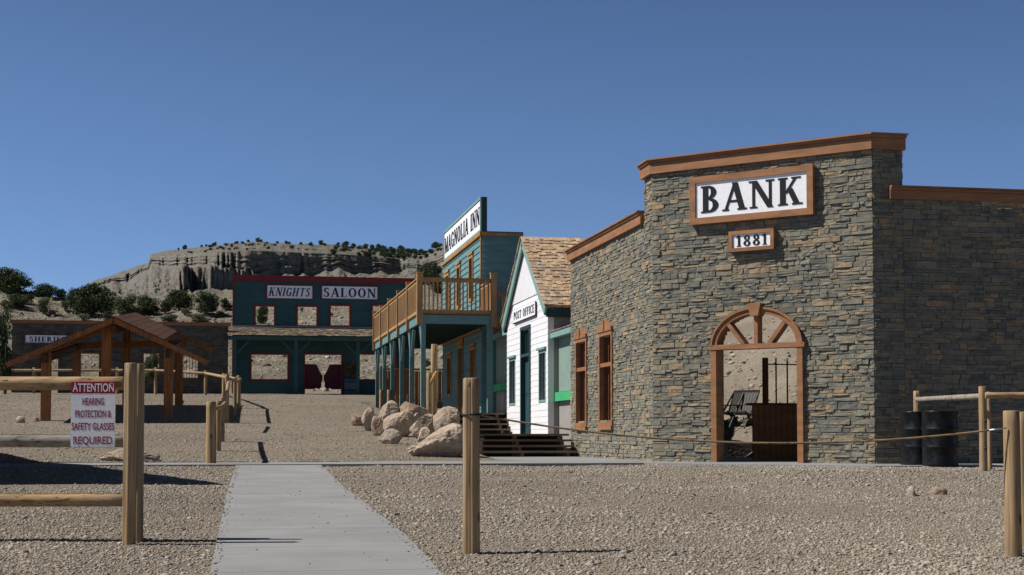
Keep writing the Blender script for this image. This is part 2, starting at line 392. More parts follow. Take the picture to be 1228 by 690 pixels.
# ------------------------------------------------------------------ lettering
def glyph(ch):
    T, t, s, o = .205, .078, .055, .075
    P = []
    def rc(x0, x1, y0, y1): P.append([(x0, y0), (x1, y0), (x1, y1), (x0, y1)])
    def stem(x, w=T, top=True, bot=True):
        rc(x, x+w, 0, 1)
        if bot: rc(x-o, x+w+o, 0, s)
        if top: rc(x-o, x+w+o, 1-s, 1)
    def dia(xa, ya, xb, yb, wd): P.append([(xa, ya), (xa+wd, ya), (xb+wd, yb), (xb, yb)])
    def arc(cx, cy, rx, ry, tx, ty, a0, a1, n=18):
        for i in range(n):
            q = []
            for a in (a0+(a1-a0)*i/n, a0+(a1-a0)*(i+1)/n):
                c, si = math.cos(R(a)), math.sin(R(a)); q.append(((cx+rx*c, cy+ry*si), (cx+(rx-tx)*c, cy+(ry-ty)*si)))
            P.append([q[0][0], q[1][0], q[1][1], q[0][1]])
    if ch == 'B':
        stem(.08); arc(.30, .755, .30, .245, T, t, -90, 90); arc(.32, .265, .36, .265, T+.01, t, -90, 90)
        rc(.08, .32, 1-t, 1); rc(.08, .33, .49, .53); rc(.08, .33, 0, t); W = .74
    elif ch == 'A':
        dia(.04, 0, .40, 1.02, t+.02); dia(.62, 0, .34, 1.02, T+.01); rc(.17, .66, .30, .30+t); rc(-.04, .22, 0, s); rc(.54, .90, 0, s); W = .88
    elif ch == 'N':
        rc(.10, .10+t+.02, 0, 1); rc(.72, .72+t+.02, 0, 1); dia(.66, -.01, .06, 1, T+.02); rc(0, .28, 0, s); rc(.60, .92, 1-s, 1); rc(-.03, .25, 1-s, 1); W = .92
    elif ch == 'K':
        stem(.08); dia(.24, .42, .62, 1, t+.02); dia(.60, 0, .32, .60, T+.01); rc(.50, .84, 1-s, 1); rc(.52, .90, 0, s); W = .88
    elif ch == 'M':
        rc(.10, .10+t+.01, 0, 1); rc(.86, .86+T-.02, 0, 1); dia(.44, 0, .06, 1, T); dia(.47, 0, .88, 1, t+.01); rc(0, .27, 0, s); rc(.78, 1.10, 0, s); rc(-.02, .2, 1-s, 1); rc(.9, 1.1, 1-s, 1); W = 1.1
    elif ch == 'G':
        arc(.42, .5, .40, .51, T, t, 40, 330, 26); rc(.60, .60+T-.02, .03, .45); rc(.50, .86, .42, .42+s); rc(.70, .74, .70, .95); W = .86
    elif ch == 'C': arc(.42, .5, .40, .51, T, t, 42, 318, 26); rc(.68, .72, .68, .95); W = .78
    elif ch == 'O': arc(.42, .5, .41, .515, T, t, 0, 360, 36); W = .86
    elif ch == 'L': stem(.08); rc(.08, .64, 0, s); P.append([(.60, 0), (.66, 0), (.66, .30), (.62, .30)]); W = .70
    elif ch == 'I': stem(.09); W = .38
    elif ch == 'P': stem(.08); arc(.30, .73, .34, .27, T, t, -90, 90); rc(.08, .32, 1-t, 1); rc(.08, .32, .46, .46+t); W = .68
    elif ch == 'R': stem(.08); arc(.30, .745, .32, .255, T, t, -90, 90); rc(.08, .32, 1-t, 1); rc(.08, .32, .49, .49+t); dia(.56, 0, .30, .5, T); rc(.55, .84, 0, s); W = .82
    elif ch == 'S':
        arc(.32, .745, .27, .265, T-.02, t, 35, 270, 18); arc(.32, .255, .29, .265, T-.02, t, -145, 90, 18)
        P.append([(.08, .62), (.24, .50), (.56, .42), (.50, .52)]); rc(.50, .54, .72, .97); rc(.05, .09, .03, .30); W = .66
    elif ch == 'T': stem(.30, T, False); rc(.02, .76, 1-s-.01, 1); rc(.02, .06, .74, 1); rc(.72, .76, .74, 1); W = .80
    elif ch == 'F': stem(.08); rc(.08, .62, 1-s-.01, 1); rc(.08, .48, .48, .48+s); rc(.58, .62, .74, 1); rc(.44, .48, .38, .64); W = .66
    elif ch == 'E': stem(.08); rc(.08, .64, 1-s-.01, 1); rc(.08, .64, 0, s+.01); rc(.08, .48, .48, .48+s); rc(.60, .64, .74, 1); rc(.60, .64, 0, .26); rc(.44, .48, .38, .64); W = .70
    elif ch == 'H': stem(.08); stem(.60); rc(.2, .66, .47, .47+t); W = .92
    elif ch == '1': rc(.16, .16+T-.02, 0, 1); rc(.06, .42, 0, s); P.append([(.02, .80), (.16, .86), (.16, 1), (.14, 1)]); W = .46
    elif ch == '8': arc(.33, .76, .24, .24, T-.04, t, 0, 360, 26); arc(.33, .26, .29, .265, T-.02, t, 0, 360, 26); W = .66
    else: W = .45
    return W, P
def letters(fr, txt, u0, u1, z0, z1, n0, n1, parent, mat='black', flip=False, shear=0, widen=1.0):
    "raised serif letters, fitted between u0 and u1; flip when u runs right to left for the reader"
    gl = [glyph(c) for c in txt]; tot = sum(g[0] for g in gl)+.13*(len(gl)-1); k = (u1-u0)/tot; h = z1-z0
    bm = bmesh.new(); x = 0; j = 0
    for W, P in gl:
        for poly in P:
            pts = []
            for (px_, py_) in poly:
                u = (x+px_+shear*py_)*k; u = (u1-u) if flip else (u0+u)
                pts.append((u, z0+py_*h))
            j += 1; e = (j % 9)*.00025
            a = [bm.verts.new(fr.p(u, z, n0)) for u, z in pts]; b_ = [bm.verts.new(fr.p(u, z, n1+e)) for u, z in pts]
            n = len(pts)
            try:
                bm.faces.new(b_); bm.faces.new(a[::-1])
                for i in range(n): bm.faces.new((a[i], a[(i+1) % n], b_[(i+1) % n], b_[i]))
            except ValueError: pass
        x += W+.13
    return obj('lettering', bm, mat, parent)
def sans(fr, txt, uc, zc, width, height, n0, depth, parent, mat):
    cu = bpy.data.curves.new('lettering', 'FONT'); cu.body = txt; cu.align_x = 'CENTER'; cu.align_y = 'CENTER'; cu.offset = .012; cu.extrude = .02
    o = bpy.data.objects.new('lettering', cu); col.objects.link(o)
    dg = bpy.context.evaluated_depsgraph_get(); me = bpy.data.meshes.new_from_object(o.evaluated_get(dg))
    bpy.data.objects.remove(o); bpy.data.curves.remove(cu)
    co = np.empty(len(me.vertices)*3); me.vertices.foreach_get('co', co); co = co.reshape(-1, 3)
    mn, mx = co.min(0), co.max(0); k = (width/(mx[0]-mn[0]), height/(mx[1]-mn[1])); c = (mn+mx)/2
    for vtx in me.vertices:
        x, y, z = vtx.co; vtx.co = fr.p(uc+(x-c[0])*k[0], zc+(y-c[1])*k[1], n0+(depth if z > 0 else 0))
    me.materials.clear(); me.materials.append(M[mat])
    return link_mesh('lettering', me, parent)

# ------------------------------------------------------------------ terrain
def vnoise(x, y, seed=0):
    xi, yi = np.floor(x).astype(np.int64), np.floor(y).astype(np.int64); fx, fy = x-xi, y-yi
    def h(a, b):
        n = (a*374761393+b*668265263+seed*1442695041) & 0x7fffffff
        n = ((n ^ (n >> 13))*1274126177) & 0x7fffffff; n = (n ^ (n >> 16)) & 0xffff
        return n/65535.0*2-1
    sx, sy = fx*fx*(3-2*fx), fy*fy*(3-2*fy)
    return (h(xi, yi)*(1-sx)+h(xi+1, yi)*sx)*(1-sy)+(h(xi, yi+1)*(1-sx)+h(xi+1, yi+1)*sx)*sy
def fbm(x, y, o=4, seed=0, g=.5):
    s = 0; a = 1; t = 0
    for i in range(o): s = s+a*vnoise(x*2**i+i*17.3, y*2**i-i*9.1, seed+i); t += a; a *= g
    return s/t
def sstep(x, a, b): t = np.clip((x-a)/(b-a), 0, 1); return t*t*(3-2*t)
def corr(Y): return np.interp(Y, [-80, 0, 24.4, 26.5, 41, 49, 57, 78, 92, 130], [-2.2, -1.17, -.505, -.485, .32, .95, 1.30, 2.2, 2.75, 4.5])
PC = [-900, -100, 0, 50, 100, 150, 200, 280, 400, 500, 531, 620, 800, 1228, 2400]
DR = [85, 110, 140, 170, 200, 250]
YT = np.array([[471]*15,
 [436, 432, 428, 428, 430, 430, 430, 432, 424, 418, 418, 425, 430, 430, 440],
 [398, 392, 388, 392, 396, 398, 398, 398, 386, 380, 378, 390, 400, 410, 420],
 [366, 360, 362, 368, 376, 380, 380, 378, 362, 356, 350, 365, 385, 400, 410],
 [360, 354, 353, 360, 366, 372, 370, 363, 348, 342, 335, 350, 375, 390, 400],
 [370, 366, 366, 366, 366, 366, 360, 352, 337, 331, 322, 335, 370, 385, 400]], float)
def ztab(p, d):
    p = np.clip(p, -899, 2399); d = np.clip(d, 85, 250)
    rows = np.stack([np.interp(p, PC, r) for r in YT]); out = np.zeros_like(p)
    for i in range(5):
        m = (d >= DR[i]) & (d <= DR[i+1]); t = (d-DR[i])/(DR[i+1]-DR[i]); out = np.where(m, rows[i]*(1-t)+rows[i+1]*t, out)
    return (522-out)/F*d
def terr(X, Y, fine=True):
    X, Y = np.asarray(X, float), np.asarray(Y, float)
    d = X*math.sin(YAW)+Y*math.cos(YAW); r = X*math.cos(YAW)-Y*math.sin(YAW); rad = np.hypot(X, Y)
    p = np.where(d > .3*rad, 614+F*r/np.maximum(d, .01), np.where(r > 0, 2400, -900))
    near = corr(np.minimum(Y, 130))
    bm_ = np.clip((X-11.6)*.52, 0, 5.0+.9*fbm(X*.1, Y*.1, 3, 5))*sstep(Y, 24.5, 30)
    near = near+bm_+np.clip((-X-16)*.06, 0, 1.2)*sstep(Y, 30, 60)
    pk = np.interp(Y, [26, 27, 39, 40.2, 56.4, 57.6], [0, -.5, -.5, .1, .3, 1.3])
    near = np.where((Y > 26.3) & (Y < 57.6), near+(np.minimum(near, pk+bm_)-near)*sstep(X, 4.75, 5.35), near)
    near = near+np.maximum(-.498-near, 0)*sstep(Y, 16.5, 20.2)*sstep(X, 6.0, 8.0)
    inyard = (1-sstep(rad, 60, 90))
    near = near+.03*fbm(X*.55, Y*.55, 3, 1)*sstep(rad, 4, 8)*np.where(bm_ > .02, 3, 1)*(1-.0*inyard)
    near = near+np.where(bm_ > .02, .30*np.abs(fbm(X*.7, Y*.7, 4, 3)), 0)
    far = ztab(p, np.clip(d, 85, 250))
    rough = sstep(rad, 88, 120)
    gul = 1-np.abs(fbm(X*.045+.2*fbm(X*.1, Y*.1, 2, 8), Y*.03, 4, 9))*2
    lft = .35+.65*sstep(-p, -300, -240)
    far = far+rough*lft*(1.2*fbm(X*.06, Y*.06, 5, 4)+.5*gul)+rough*.35*np.abs(fbm(X*.28, Y*.28, 4, 6))
    led = (far*.8+.5*fbm(X*.05, Y*.05, 3, 2)); led = led-np.floor(led); far = far+lft*(rough*.5*sstep(led, .55, .75)-rough*.35*led)
    t = sstep(rad, 78, 96)
    return near*(1-t)+np.maximum(far, near*0+far)*t+bm_*t*(1-sstep(rad, 96, 150))
azs = np.concatenate([np.arange(-180, -26, 3.), np.arange(-24, 24.01, .11), np.arange(26, 179, 3.)])
AZ = np.radians(azs)+YAW
def polar(name, radii, mat):
    nr, na = len(radii), len(AZ); rr, aa = np.meshgrid(radii, AZ, indexing='ij')
    X, Y = rr*np.sin(aa), rr*np.cos(aa); Z = terr(X, Y)
    V = np.stack([X, Y, Z], -1).reshape(-1, 3); i, j = np.meshgrid(np.arange(nr-1), np.arange(na), indexing='ij'); j2 = (j+1) % na
    Fa = np.stack([i*na+j, (i+1)*na+j, (i+1)*na+j2, i*na+j2], -1).reshape(-1, 4)
    o = npobj(name, V, Fa[:, ::-1], mat, smooth=True); return tag(o, kind='structure')
rad1 = np.concatenate([[.02], np.geomspace(.6, 90, 300)])
polar('ground', rad1, 'gravel')
polar('hillside', np.geomspace(90, 250, 150), 'hillside')
# the mesa: talus, cliff band, rim slope and skyline, each at its own distance
mp_ = [-900, 0, 90, 110, 150, 176, 179, 200, 230, 260, 300, 350, 400, 450, 480, 505, 531, 580, 620, 700, 1228, 2400]
ms = [372, 366, 352, 337, 323, 314, 304, 300, 297, 293, 289, 292, 293, 298, 301, 303, 294, 296, 308, 330, 366, 390]
mc = [374, 368, 355, 340, 328, 318, 307, 306, 303, 302, 300, 302, 304, 307, 310, 312, 303, 305, 315, 335, 368, 392]
mt = [378, 372, 360, 346, 337, 327, 321, 322, 320, 322, 344, 330, 327, 325, 329, 328, 320, 318, 328, 345, 372, 396]
md = [400, 400, 440, 450, 450, 448, 447, 428, 404, 384, 386, 412, 440, 466, 474, 466, 440, 440, 440, 440, 440, 440]
azm = np.radians(np.concatenate([np.arange(-70, -23, 1.5), np.arange(-22, 6, .035), np.arange(6.5, 60, 1.5)]))
ts = np.concatenate([np.linspace(0, 1, 80)[:-1], 1+np.linspace(0, 1, 30)[:-1], 2+np.linspace(0, 1, 26), [3.4, 4]])
pp = 614+F*np.tan(azm); PPm, TT = np.meshgrid(pp, ts); AA, _ = np.meshgrid(azm+YAW, ts)
f1 = lambda tab: np.interp(PPm, mp_, tab)
y0 = np.interp(PPm, PC, YT[5]); wob = fbm(PPm/26, PPm*0+.5, 3, 21)
dcl = f1(md)+6*wob+2.5*np.abs(fbm(PPm/9, PPm*0, 3, 22))
ytal = f1(mt)+7*fbm(PPm/17, PPm*0+3, 3, 23)
tal = np.clip(TT, 0, 1); clf = np.clip(TT-1, 0, 1); top = np.clip(TT-2, 0, 1); bk = np.clip(TT-3, 0, 1)
D = 250+(dcl-12-250)*tal+10*clf+70*top+3200*bk
Yp = y0+(ytal-y0)*tal**1.1+(f1(mc)-ytal)*clf+(f1(ms)+1.2*fbm(PPm/8, PPm*0+9, 3, 30)-f1(mc))*top+(500-f1(ms))*bk
wl_ = sstep(PPm, 203, 212)*(1-sstep(PPm, 296, 318)); low = np.interp(TT, [0, .5, .62, .67, 1.0], [0, 0, 0, 1, 1])
Yl = np.where(TT < .62, y0+(347-y0)*np.clip(tal/.62, 0, 1), 347+(321+4*fbm(PPm/11, PPm*0+5, 3, 41)-347)*low); Yl = np.where(TT > .67, Yl+(ytal-Yl)*np.clip((TT-.67)/.33, 0, 1), Yl)
Yp = np.where(TT <= 1, Yp*(1-wl_)+Yl*wl_, Yp)
D = D+wl_*np.where(TT <= 1, np.interp(TT, [.4, .62, .67, 1], [0, 1, 1, 0]), 0)*((PPm-212)*.62-20)
gate = np.sin(np.pi*tal)*(TT <= 1)
Yp = Yp+gate*(3.2*(np.abs(fbm(PPm/14+.35*fbm(TT*6, PPm/20, 2, 31), TT*2.2, 4, 24))-.3)+2.4*fbm(PPm/5, TT*9, 4, 25))*-1.6
D = D+clf*(1-clf)*4*(1.7*fbm(PPm/6, TT*1.6, 4, 26)+3.6*fbm(PPm/45, TT*13, 4, 27))
D = D+gate*9*fbm(PPm/10, TT*3, 4, 28)+(TT > 2)*(TT < 3)*np.sin(np.pi*top)*10*fbm(PPm/12, TT*5, 3, 29)
Yp = Yp+(TT > 2)*(TT < 3)*np.sin(np.pi*top)*1.0*fbm(PPm/9, TT*8, 4, 32)
crv = np.maximum(0, .10-np.abs(fbm(PPm/8, PPm*0+31, 2, 44)))*np.where(PPm < 285, 45, 0)
D = D+crv*np.sin(np.pi*np.clip(clf, 0, 1))*(TT > 1)*(TT < 2)
lump = sstep(-PPm, -260, -215); D = D+gate*lump*(5*fbm(PPm/2.2, TT*26, 3, 45)+5*fbm(PPm/5, TT*14, 3, 46))
Yp = Yp+(TT <= 1)*sstep(TT, .55, .8)*lump*1.1*fbm(PPm/3, TT*22, 3, 47)*(TT < .99)
Z = (522-Yp)/F*D
rr = D/np.cos(AA-YAW)
# the foot meets the hillside sheet
XX, YY = rr*np.sin(AA), rr*np.cos(AA)
r0 = 249.0; XX0, YY0 = r0*np.sin(AA), r0*np.cos(AA); k = np.clip(1-tal*9, 0, 1)*(TT <= 1)
XX = XX*(1-k)+XX0*k; YY = YY*(1-k)+YY0*k; Z = Z*(1-k)+(terr(XX0, YY0)-.15)*k
nr, na = TT.shape; i, j = np.meshgrid(np.arange(nr-1), np.arange(na-1), indexing='ij')
Fa = np.stack([i*na+j, i*na+j+1, (i+1)*na+j+1, (i+1)*na+j], -1).reshape(-1, 4)
MV = np.stack([XX, YY, Z], -1)
tag(npobj('mesa', MV.reshape(-1, 3), Fa, 'mesa', smooth=False), kind='structure')
def gz(x, y): return float(terr(np.array([x]), np.array([y]))[0])
def onground(px, py):
    "march along the sight line of a pixel to the ground"
    v = ray(px, py); t = np.geomspace(3, 245, 1100); z = terr(v.x*t, v.y*t); hit = np.nonzero(v.z*t <= z)[0]
    k = int(hit[0]) if len(hit) else len(t)-1
    return Vector((v.x*t[k], v.y*t[k], float(z[k])))

# ------------------------------------------------------------------ pavement
def plane_pt(px, py):
    v = ray(px, py); lo, hi = 1.0, 60.0
    for _ in range(50):
        t = (lo+hi)/2; q = v*t
        if q.z > corr(q.y): lo = t
        else: hi = t
    return v*lo
Lp = [(283, 559.5), (272.6, 590), (264, 631), (252, 689)]; Rp = [(385, 559.5), (414, 587), (436, 604), (464, 626), (486, 644), (511, 670), (527, 689)]
Lw = [plane_pt(*q) for q in Lp]; Rw = [plane_pt(*q) for q in Rp]
def edge_at(pts, y):
    ys_ = [q.y for q in pts][::-1]; xs_ = [q.x for q in pts][::-1]
    if y < ys_[0]: return xs_[0]+(y-ys_[0])*((xs_[1]-xs_[0])/(ys_[1]-ys_[0]))*.5
    return float(np.interp(y, ys_, xs_))
WY1 = (Lw[0].y+Rw[0].y)/2
bm = bmesh.new(); y = 2.0; 
while y < WY1-.05:
    y2 = min(y+1.52, WY1); n = 5
    for q in range(n):
        a, b_ = y+(y2-y)*q/n+(.004 if q == 0 else 0), y+(y2-y)*(q+1)/n-(.004 if q == n-1 else 0)
        P = []
        for yy in (a, b_):
            for xx in (edge_at(Lw, yy), edge_at(Rw, yy)): P.append((xx, yy))
        (A, B, C_, D_) = P; zt = lambda q_: corr(q_[1])+.022
        hexa(bm, [(A[0], A[1], zt(A)-.12), (B[0], B[1], zt(B)-.12), (D_[0], D_[1], zt(D_)-.12), (C_[0], C_[1], zt(C_)-.12), (*A, zt(A)), (*B, zt(B)), (*D_, zt(D_)), (*C_, zt(C_))])
    y = y2
tag(obj('walkway', bm, 'concrete', origin=None), kind='structure')
# cross pavement and the pad under the stone building
A0 = Vector((7.58, 25.6, 0)); B0 = Vector((10.52, 22.66, 0))
bm = bmesh.new()
out_ = [(-40, WY1+.01), (6.2, WY1+.01), (6.95, 24.1), (9.8, 21.1), (12.6, 20.9), (12.9, 22.9), (12.9, 27.5), (7.0, 32.4), (4.3, 32.4), (4.1, 27.2), (2.2, 26.15), (-40, 26.15)]
vt = [bm.verts.new((x, y_, -.478)) for x, y_ in out_]; vb = [bm.verts.new((x, y_, -.72)) for x, y_ in out_]
bm.faces.new(vt); bm.faces.new(vb[::-1])
for i in range(len(out_)): bm.faces.new((vt[i], vb[i], vb[(i+1) % len(out_)], vt[(i+1) % len(out_)]))
bmesh.ops.triangulate(bm, faces=[f for f in bm.faces if len(f.verts) > 4])
tag(obj('pavement', bm, 'concrete', origin=None), kind='structure')
def in_poly(x, y, poly):
    c = np.zeros(x.shape, bool); n = len(poly)
    for i in range(n):
        x0, y0_ = poly[i]; x1, y1 = poly[(i+1) % n]
        c ^= ((y0_ > y) != (y1 > y)) & (x < (x1-x0)*(y-y0_)/(y1-y0_+1e-9)+x0)
    return c
# ------------------------------------------------------------------ loose stones
ICV = []; ph = (1+5**.5)/2
for a in (-1, 1):
    for b_ in (-ph, ph): ICV += [(0, a, b_), (a, b_, 0), (b_, 0, a)]
ICV = np.array(ICV); ICV /= np.linalg.norm(ICV[0])
import itertools
ICF = []
for a, b_, c in itertools.combinations(range(12), 3):
    if all(abs(np.linalg.norm(ICV[i]-ICV[j])-1.0515) < .01 for i, j in ((a, b_), (b_, c), (a, c))):
        n = np.cross(ICV[b_]-ICV[a], ICV[c]-ICV[a]); ICF.append((a, b_, c) if np.dot(n, ICV[a]) > 0 else (a, c, b_))
ICF = np.array(ICF)
def stones(name, X, Y, Z, S, mat, flat=.6, seed=0):
    g = np.random.default_rng(seed); N = len(X)
    V = ICV[None]*(1+g.uniform(-.28, .28, (N, 12, 1))); sc_ = g.uniform(.65, 1.3, (N, 1, 3)); sc_[:, :, 2] *= flat
    V = V*sc_*S[:, None, None]; th = g.uniform(0, 6.28, N); tl = g.uniform(-.5, .5, N)
    y1, z1 = V[:, :, 1]*np.cos(tl)[:, None]-V[:, :, 2]*np.sin(tl)[:, None], V[:, :, 1]*np.sin(tl)[:, None]+V[:, :, 2]*np.cos(tl)[:, None]
    x2, y2 = V[:, :, 0]*np.cos(th)[:, None]-y1*np.sin(th)[:, None], V[:, :, 0]*np.sin(th)[:, None]+y1*np.cos(th)[:, None]
    V = np.stack([x2+X[:, None], y2+Y[:, None], z1+Z[:, None]], -1)
    Fa = (ICF[None]+12*np.arange(N)[:, None, None]).reshape(-1, 3)
    return npobj(name, V.reshape(-1, 3), Fa, mat)
g = np.random.default_rng(3); N = 400000
d = 8.2+g.random(N)**1.35*19; px_ = g.uniform(-60, 1290, N)
zc = d; r = zc*(px_-CX)/F; X = d*math.sin(YAW)+r*math.cos(YAW); Y = d*math.cos(YAW)-r*math.sin(YAW)
wl = np.interp(Y, [q.y for q in Lw][::-1], [q.x for q in Lw][::-1]); wr = np.interp(Y, [q.y for q in Rw][::-1], [q.x for q in Rw][::-1])
onwalk = (X > wl-.005) & (X < wr+.005) & (Y < WY1)
edg = np.minimum(np.abs(X-wl), np.abs(X-wr)); keep = (~onwalk | (g.random(N) < np.where(edg < .07, .10, .0016))) & ~in_poly(X, Y, out_) & (g.random(N) < .62+1.1*(fbm(X*.35, Y*.35, 4, 52)+.25))
X, Y, dd, ow = X[keep], Y[keep], d[keep], onwalk[keep]
S = np.clip(g.lognormal(math.log(.0066), .44, len(X)), .0035, .028)*(1+.35*fbm(X*.5, Y*.5, 3, 51))*(1+.25*(dd > 16)); S[ow] = np.clip(S[ow], .006, .014)
Zs = terr(X, Y)+S*.15; Zs[ow] = corr(Y[ow])+.022+S[ow]*.3
tag(stones('loose_gravel', X, Y, Zs, S, 'pebble', .52, 4), kind='stuff')
# street beyond the pavement, and the yard at its left
N = 60000; d = 26+g.random(N)**1.1*56; px_ = g.uniform(-40, 560, N); r = d*(px_-CX)/F
X = d*math.sin(YAW)+r*math.cos(YAW); Y = d*math.cos(YAW)-r*math.sin(YAW); keep = (X < 5.0) & ~in_poly(X, Y, out_) & (Y < 76)
X, Y = X[keep], Y[keep]; S = np.clip(g.lognormal(math.log(.012), .4, len(X)), .006, .035)
tag(stones('street_gravel', X, Y, terr(X, Y)+S*.1, S, 'pebble', .6, 5), kind='stuff')
# stones on the slopes
N = 30000; d = np.concatenate([27+g.random(N//3)*45, 86+g.random(N-N//3)**.8*160]); px_ = np.concatenate([g.uniform(640, 1290, N//3), g.uniform(-60, 640, N-N//3)]); r = d*(px_-CX)/F
X = d*math.sin(YAW)+r*math.cos(YAW); Y = d*math.cos(YAW)-r*math.sin(YAW); keep = (d > 80) | (X > 11.9); X, Y, dd = X[keep], Y[keep], d[keep]
S = np.clip(g.lognormal(math.log(.05), .55, len(X)), .02, .35)*np.where(dd > 80, 1.25, .55)
tag(stones('slope_rubble', X, Y, terr(X, Y)+S*.1, S, 'pebble', .6, 6), kind='stuff')

# ------------------------------------------------------------------ stone bank
ZB = -.485
frL = Fr((7.58, 25.6, 0), (0, 1, 0), (-1, 0, 0)); frF = Fr((7.58, 25.6, 0), (1, -1, 0), (-1, -1, 0)); frR = Fr((10.52, 22.66, 0), (1, 0, 0), (0, -1, 0))
LF = 4.158
bank = thing('stone_bank', 'grey stacked stone bank front with arched doorway and the big bank sign', 'building', (9.05, 24.13, ZB))
ARC_C, ARC_W, ARC_S, ARC_H = 2.06, .80, 1.585, .60      # arch opening centre, half width, spring height, rise
def stone_face(fr, u0, u1, z0, z1, hole, name, seed, edge0=0, edge1=0, lean=.0):
    "hole(z) -> list of (a, b) left open in that course"
    rg = random.Random(seed); bm = bmesh.new(); z = z0
    while z < z1-.01:
        h = min(rg.choice((.045, .055, .065, .075, .09, .10)), z1-z)
        hs_ = hole(z+h/2); u = u0-edge0
        for s, e in spans(u0, u1, hs_):                      # backing
            fbox(bm, fr, s, e, z, z+h, -.30, -.012)
        pieces = []
        while u < u1+edge1-.001:
            L = min(rg.choice((rg.uniform(.09, .2), rg.uniform(.16, .40))), u1+edge1-u)
            if u1+edge1-(u+L) < .08: L = u1+edge1-u
            pieces.append((u, u+L)); u += L
        for a, b_ in pieces:
            sub = [(z, z+h)] if h < .06 or rg.random() < .72 else [(z, z+h*.5), (z+h*.5, z+h)]
            for (za, zb_) in sub:
                for s, e in spans(a, b_, hs_):
                    if e-s < .02: continue
                    o = rg.choice((.004, .008, .012, .016, .021, .027))+rg.uniform(-.003, .003); g_ = .0012
                    q = [rg.uniform(-.008, .008) for _ in range(8)]; tz = [rg.uniform(-.008, .008) for _ in range(4)]
                    c = min(.008, (zb_-za)*.14)
                    s2, e2, a2, b2 = s+g_, e-g_, za+g_*.7, zb_-g_*.7
                    back = [fr.p(s2, a2, -.02), fr.p(e2, a2, -.02), fr.p(e2, b2, -.02), fr.p(s2, b2, -.02)]
                    mid = [fr.p(s2, a2+tz[0], o-c), fr.p(e2, a2+tz[1], o-c), fr.p(e2, b2+tz[2], o-c), fr.p(s2, b2+tz[3], o-c)]
                    um = s2+(e2-s2)*rg.uniform(.35, .65)
                    f_ = [fr.p(s2+c, a2+c, o+q[0]), fr.p(um, a2+c*.6, o+q[4]+.004), fr.p(e2-c, a2+c, o+q[1]), fr.p(e2-c, b2-c, o+q[2]), fr.p(um, b2-c*.6, o+q[5]), fr.p(s2+c, b2-c, o+q[3])]
                    B = [bm.verts.new(x) for x in back]; Mi = [bm.verts.new(x) for x in mid]; Fv = [bm.verts.new(x) for x in f_]
                    for i in range(4): bm.faces.new((B[i], B[(i+1) % 4], Mi[(i+1) % 4], Mi[i]))
                    bm.faces.new((Mi[0], Mi[1], Fv[2], Fv[1], Fv[0])); bm.faces.new((Mi[1], Mi[2], Fv[3], Fv[2])); bm.faces.new((Mi[2], Mi[3], Fv[5], Fv[4], Fv[3])); bm.faces.new((Mi[3], Mi[0], Fv[0], Fv[5]))
                    bm.faces.new((Fv[0], Fv[1], Fv[4], Fv[5])); bm.faces.new((Fv[1], Fv[2], Fv[3], Fv[4]))
        z += h
    return obj(name, bm, 'ledge', bank)
def arch_hole(z):
    zz = z-ZB
    if zz < 2.06: return [(ARC_C-ARC_W, ARC_C+ARC_W)]
    if zz < 2.06+ARC_H:
        w_ = ARC_W*math.sqrt(max(0, 1-((zz-2.06)/ARC_H)**2)); return [(ARC_C-w_, ARC_C+w_)]
    return []
ZF, ZL, ZR = 4.86, 3.99, 4.0
WINS = [(2.90, 3.86, .26, 2.06), (5.06, 5.98, .26, 2.06)]     # two narrow windows in the long side: u0,u1,z0,z1
stone_face(frF, 0, LF, ZB, ZF, arch_hole, 'wall', 1, .02, .02)
stone_face(frL, .02, .55, ZB, ZF, lambda z: [], 'wall', 2)
stone_face(frL, .55, 6.62, ZB, ZL, lambda z: [(a, b) for a, b, c, d_ in WINS if c < z < d_], 'wall', 3)
stone_face(frR, .02, .56, ZB, ZF, lambda z: [], 'wall', 4)
stone_face(frR, .56, 6.2, ZB, ZR, lambda z: [], 'wall', 5)
# wall ends and buttresses of the free-standing front
bm = bmesh.new(); box(bm, 16.55, 16.75, 22.97, 27.5, ZB, ZR); obj('end_wall', bm, 'mortar', bank); bm = bmesh.new(); box(bm, 7.62, 8.0, 32.0, 32.18, ZB, ZL); obj('end_wall', bm, 'mortar', bank)
def cornice(fr, u0, u1, zb, zt, m0=0, m1=0, back=.34):
    bm = bmesh.new(); 
    def band(z0, z1, n1):
        hexa(bm, [fr.p(u0-0*n1, z0, -back), fr.p(u1, z0, -back), fr.p(u1, z1, -back), fr.p(u0, z1, -back), fr.p(u0-m0*n1, z0, n1), fr.p(u1+m1*n1, z0, n1), fr.p(u1+m1*n1, z1, n1), fr.p(u0-m0*n1, z1, n1)])
    band(zb, zt-.075, .085); band(zt-.072, zt-.03, .115); band(zt-.027, zt, .15)
    return obj('cornice', bm, 'rust', bank)
t8 = math.tan(R(22.5))
cornice(frF, 0, LF, 4.80, 5.07, t8, t8); cornice(frR, 0, .56, 4.80, 5.07, t8, .3)
cornice(frL, 0, .57, 4.80, 5.07, t8, .3)
cornice(frL, .575, 6.62, 3.97, 4.22, 0, .5); cornice(frR, .30, 6.2, 3.97, 4.19, 0, 0, -.055)
bm = bmesh.new(); fbox(bm, frR, .565, 6.2, 4.0, 4.15, -.32, -.01); obj('coping', bm, 'rust', bank)
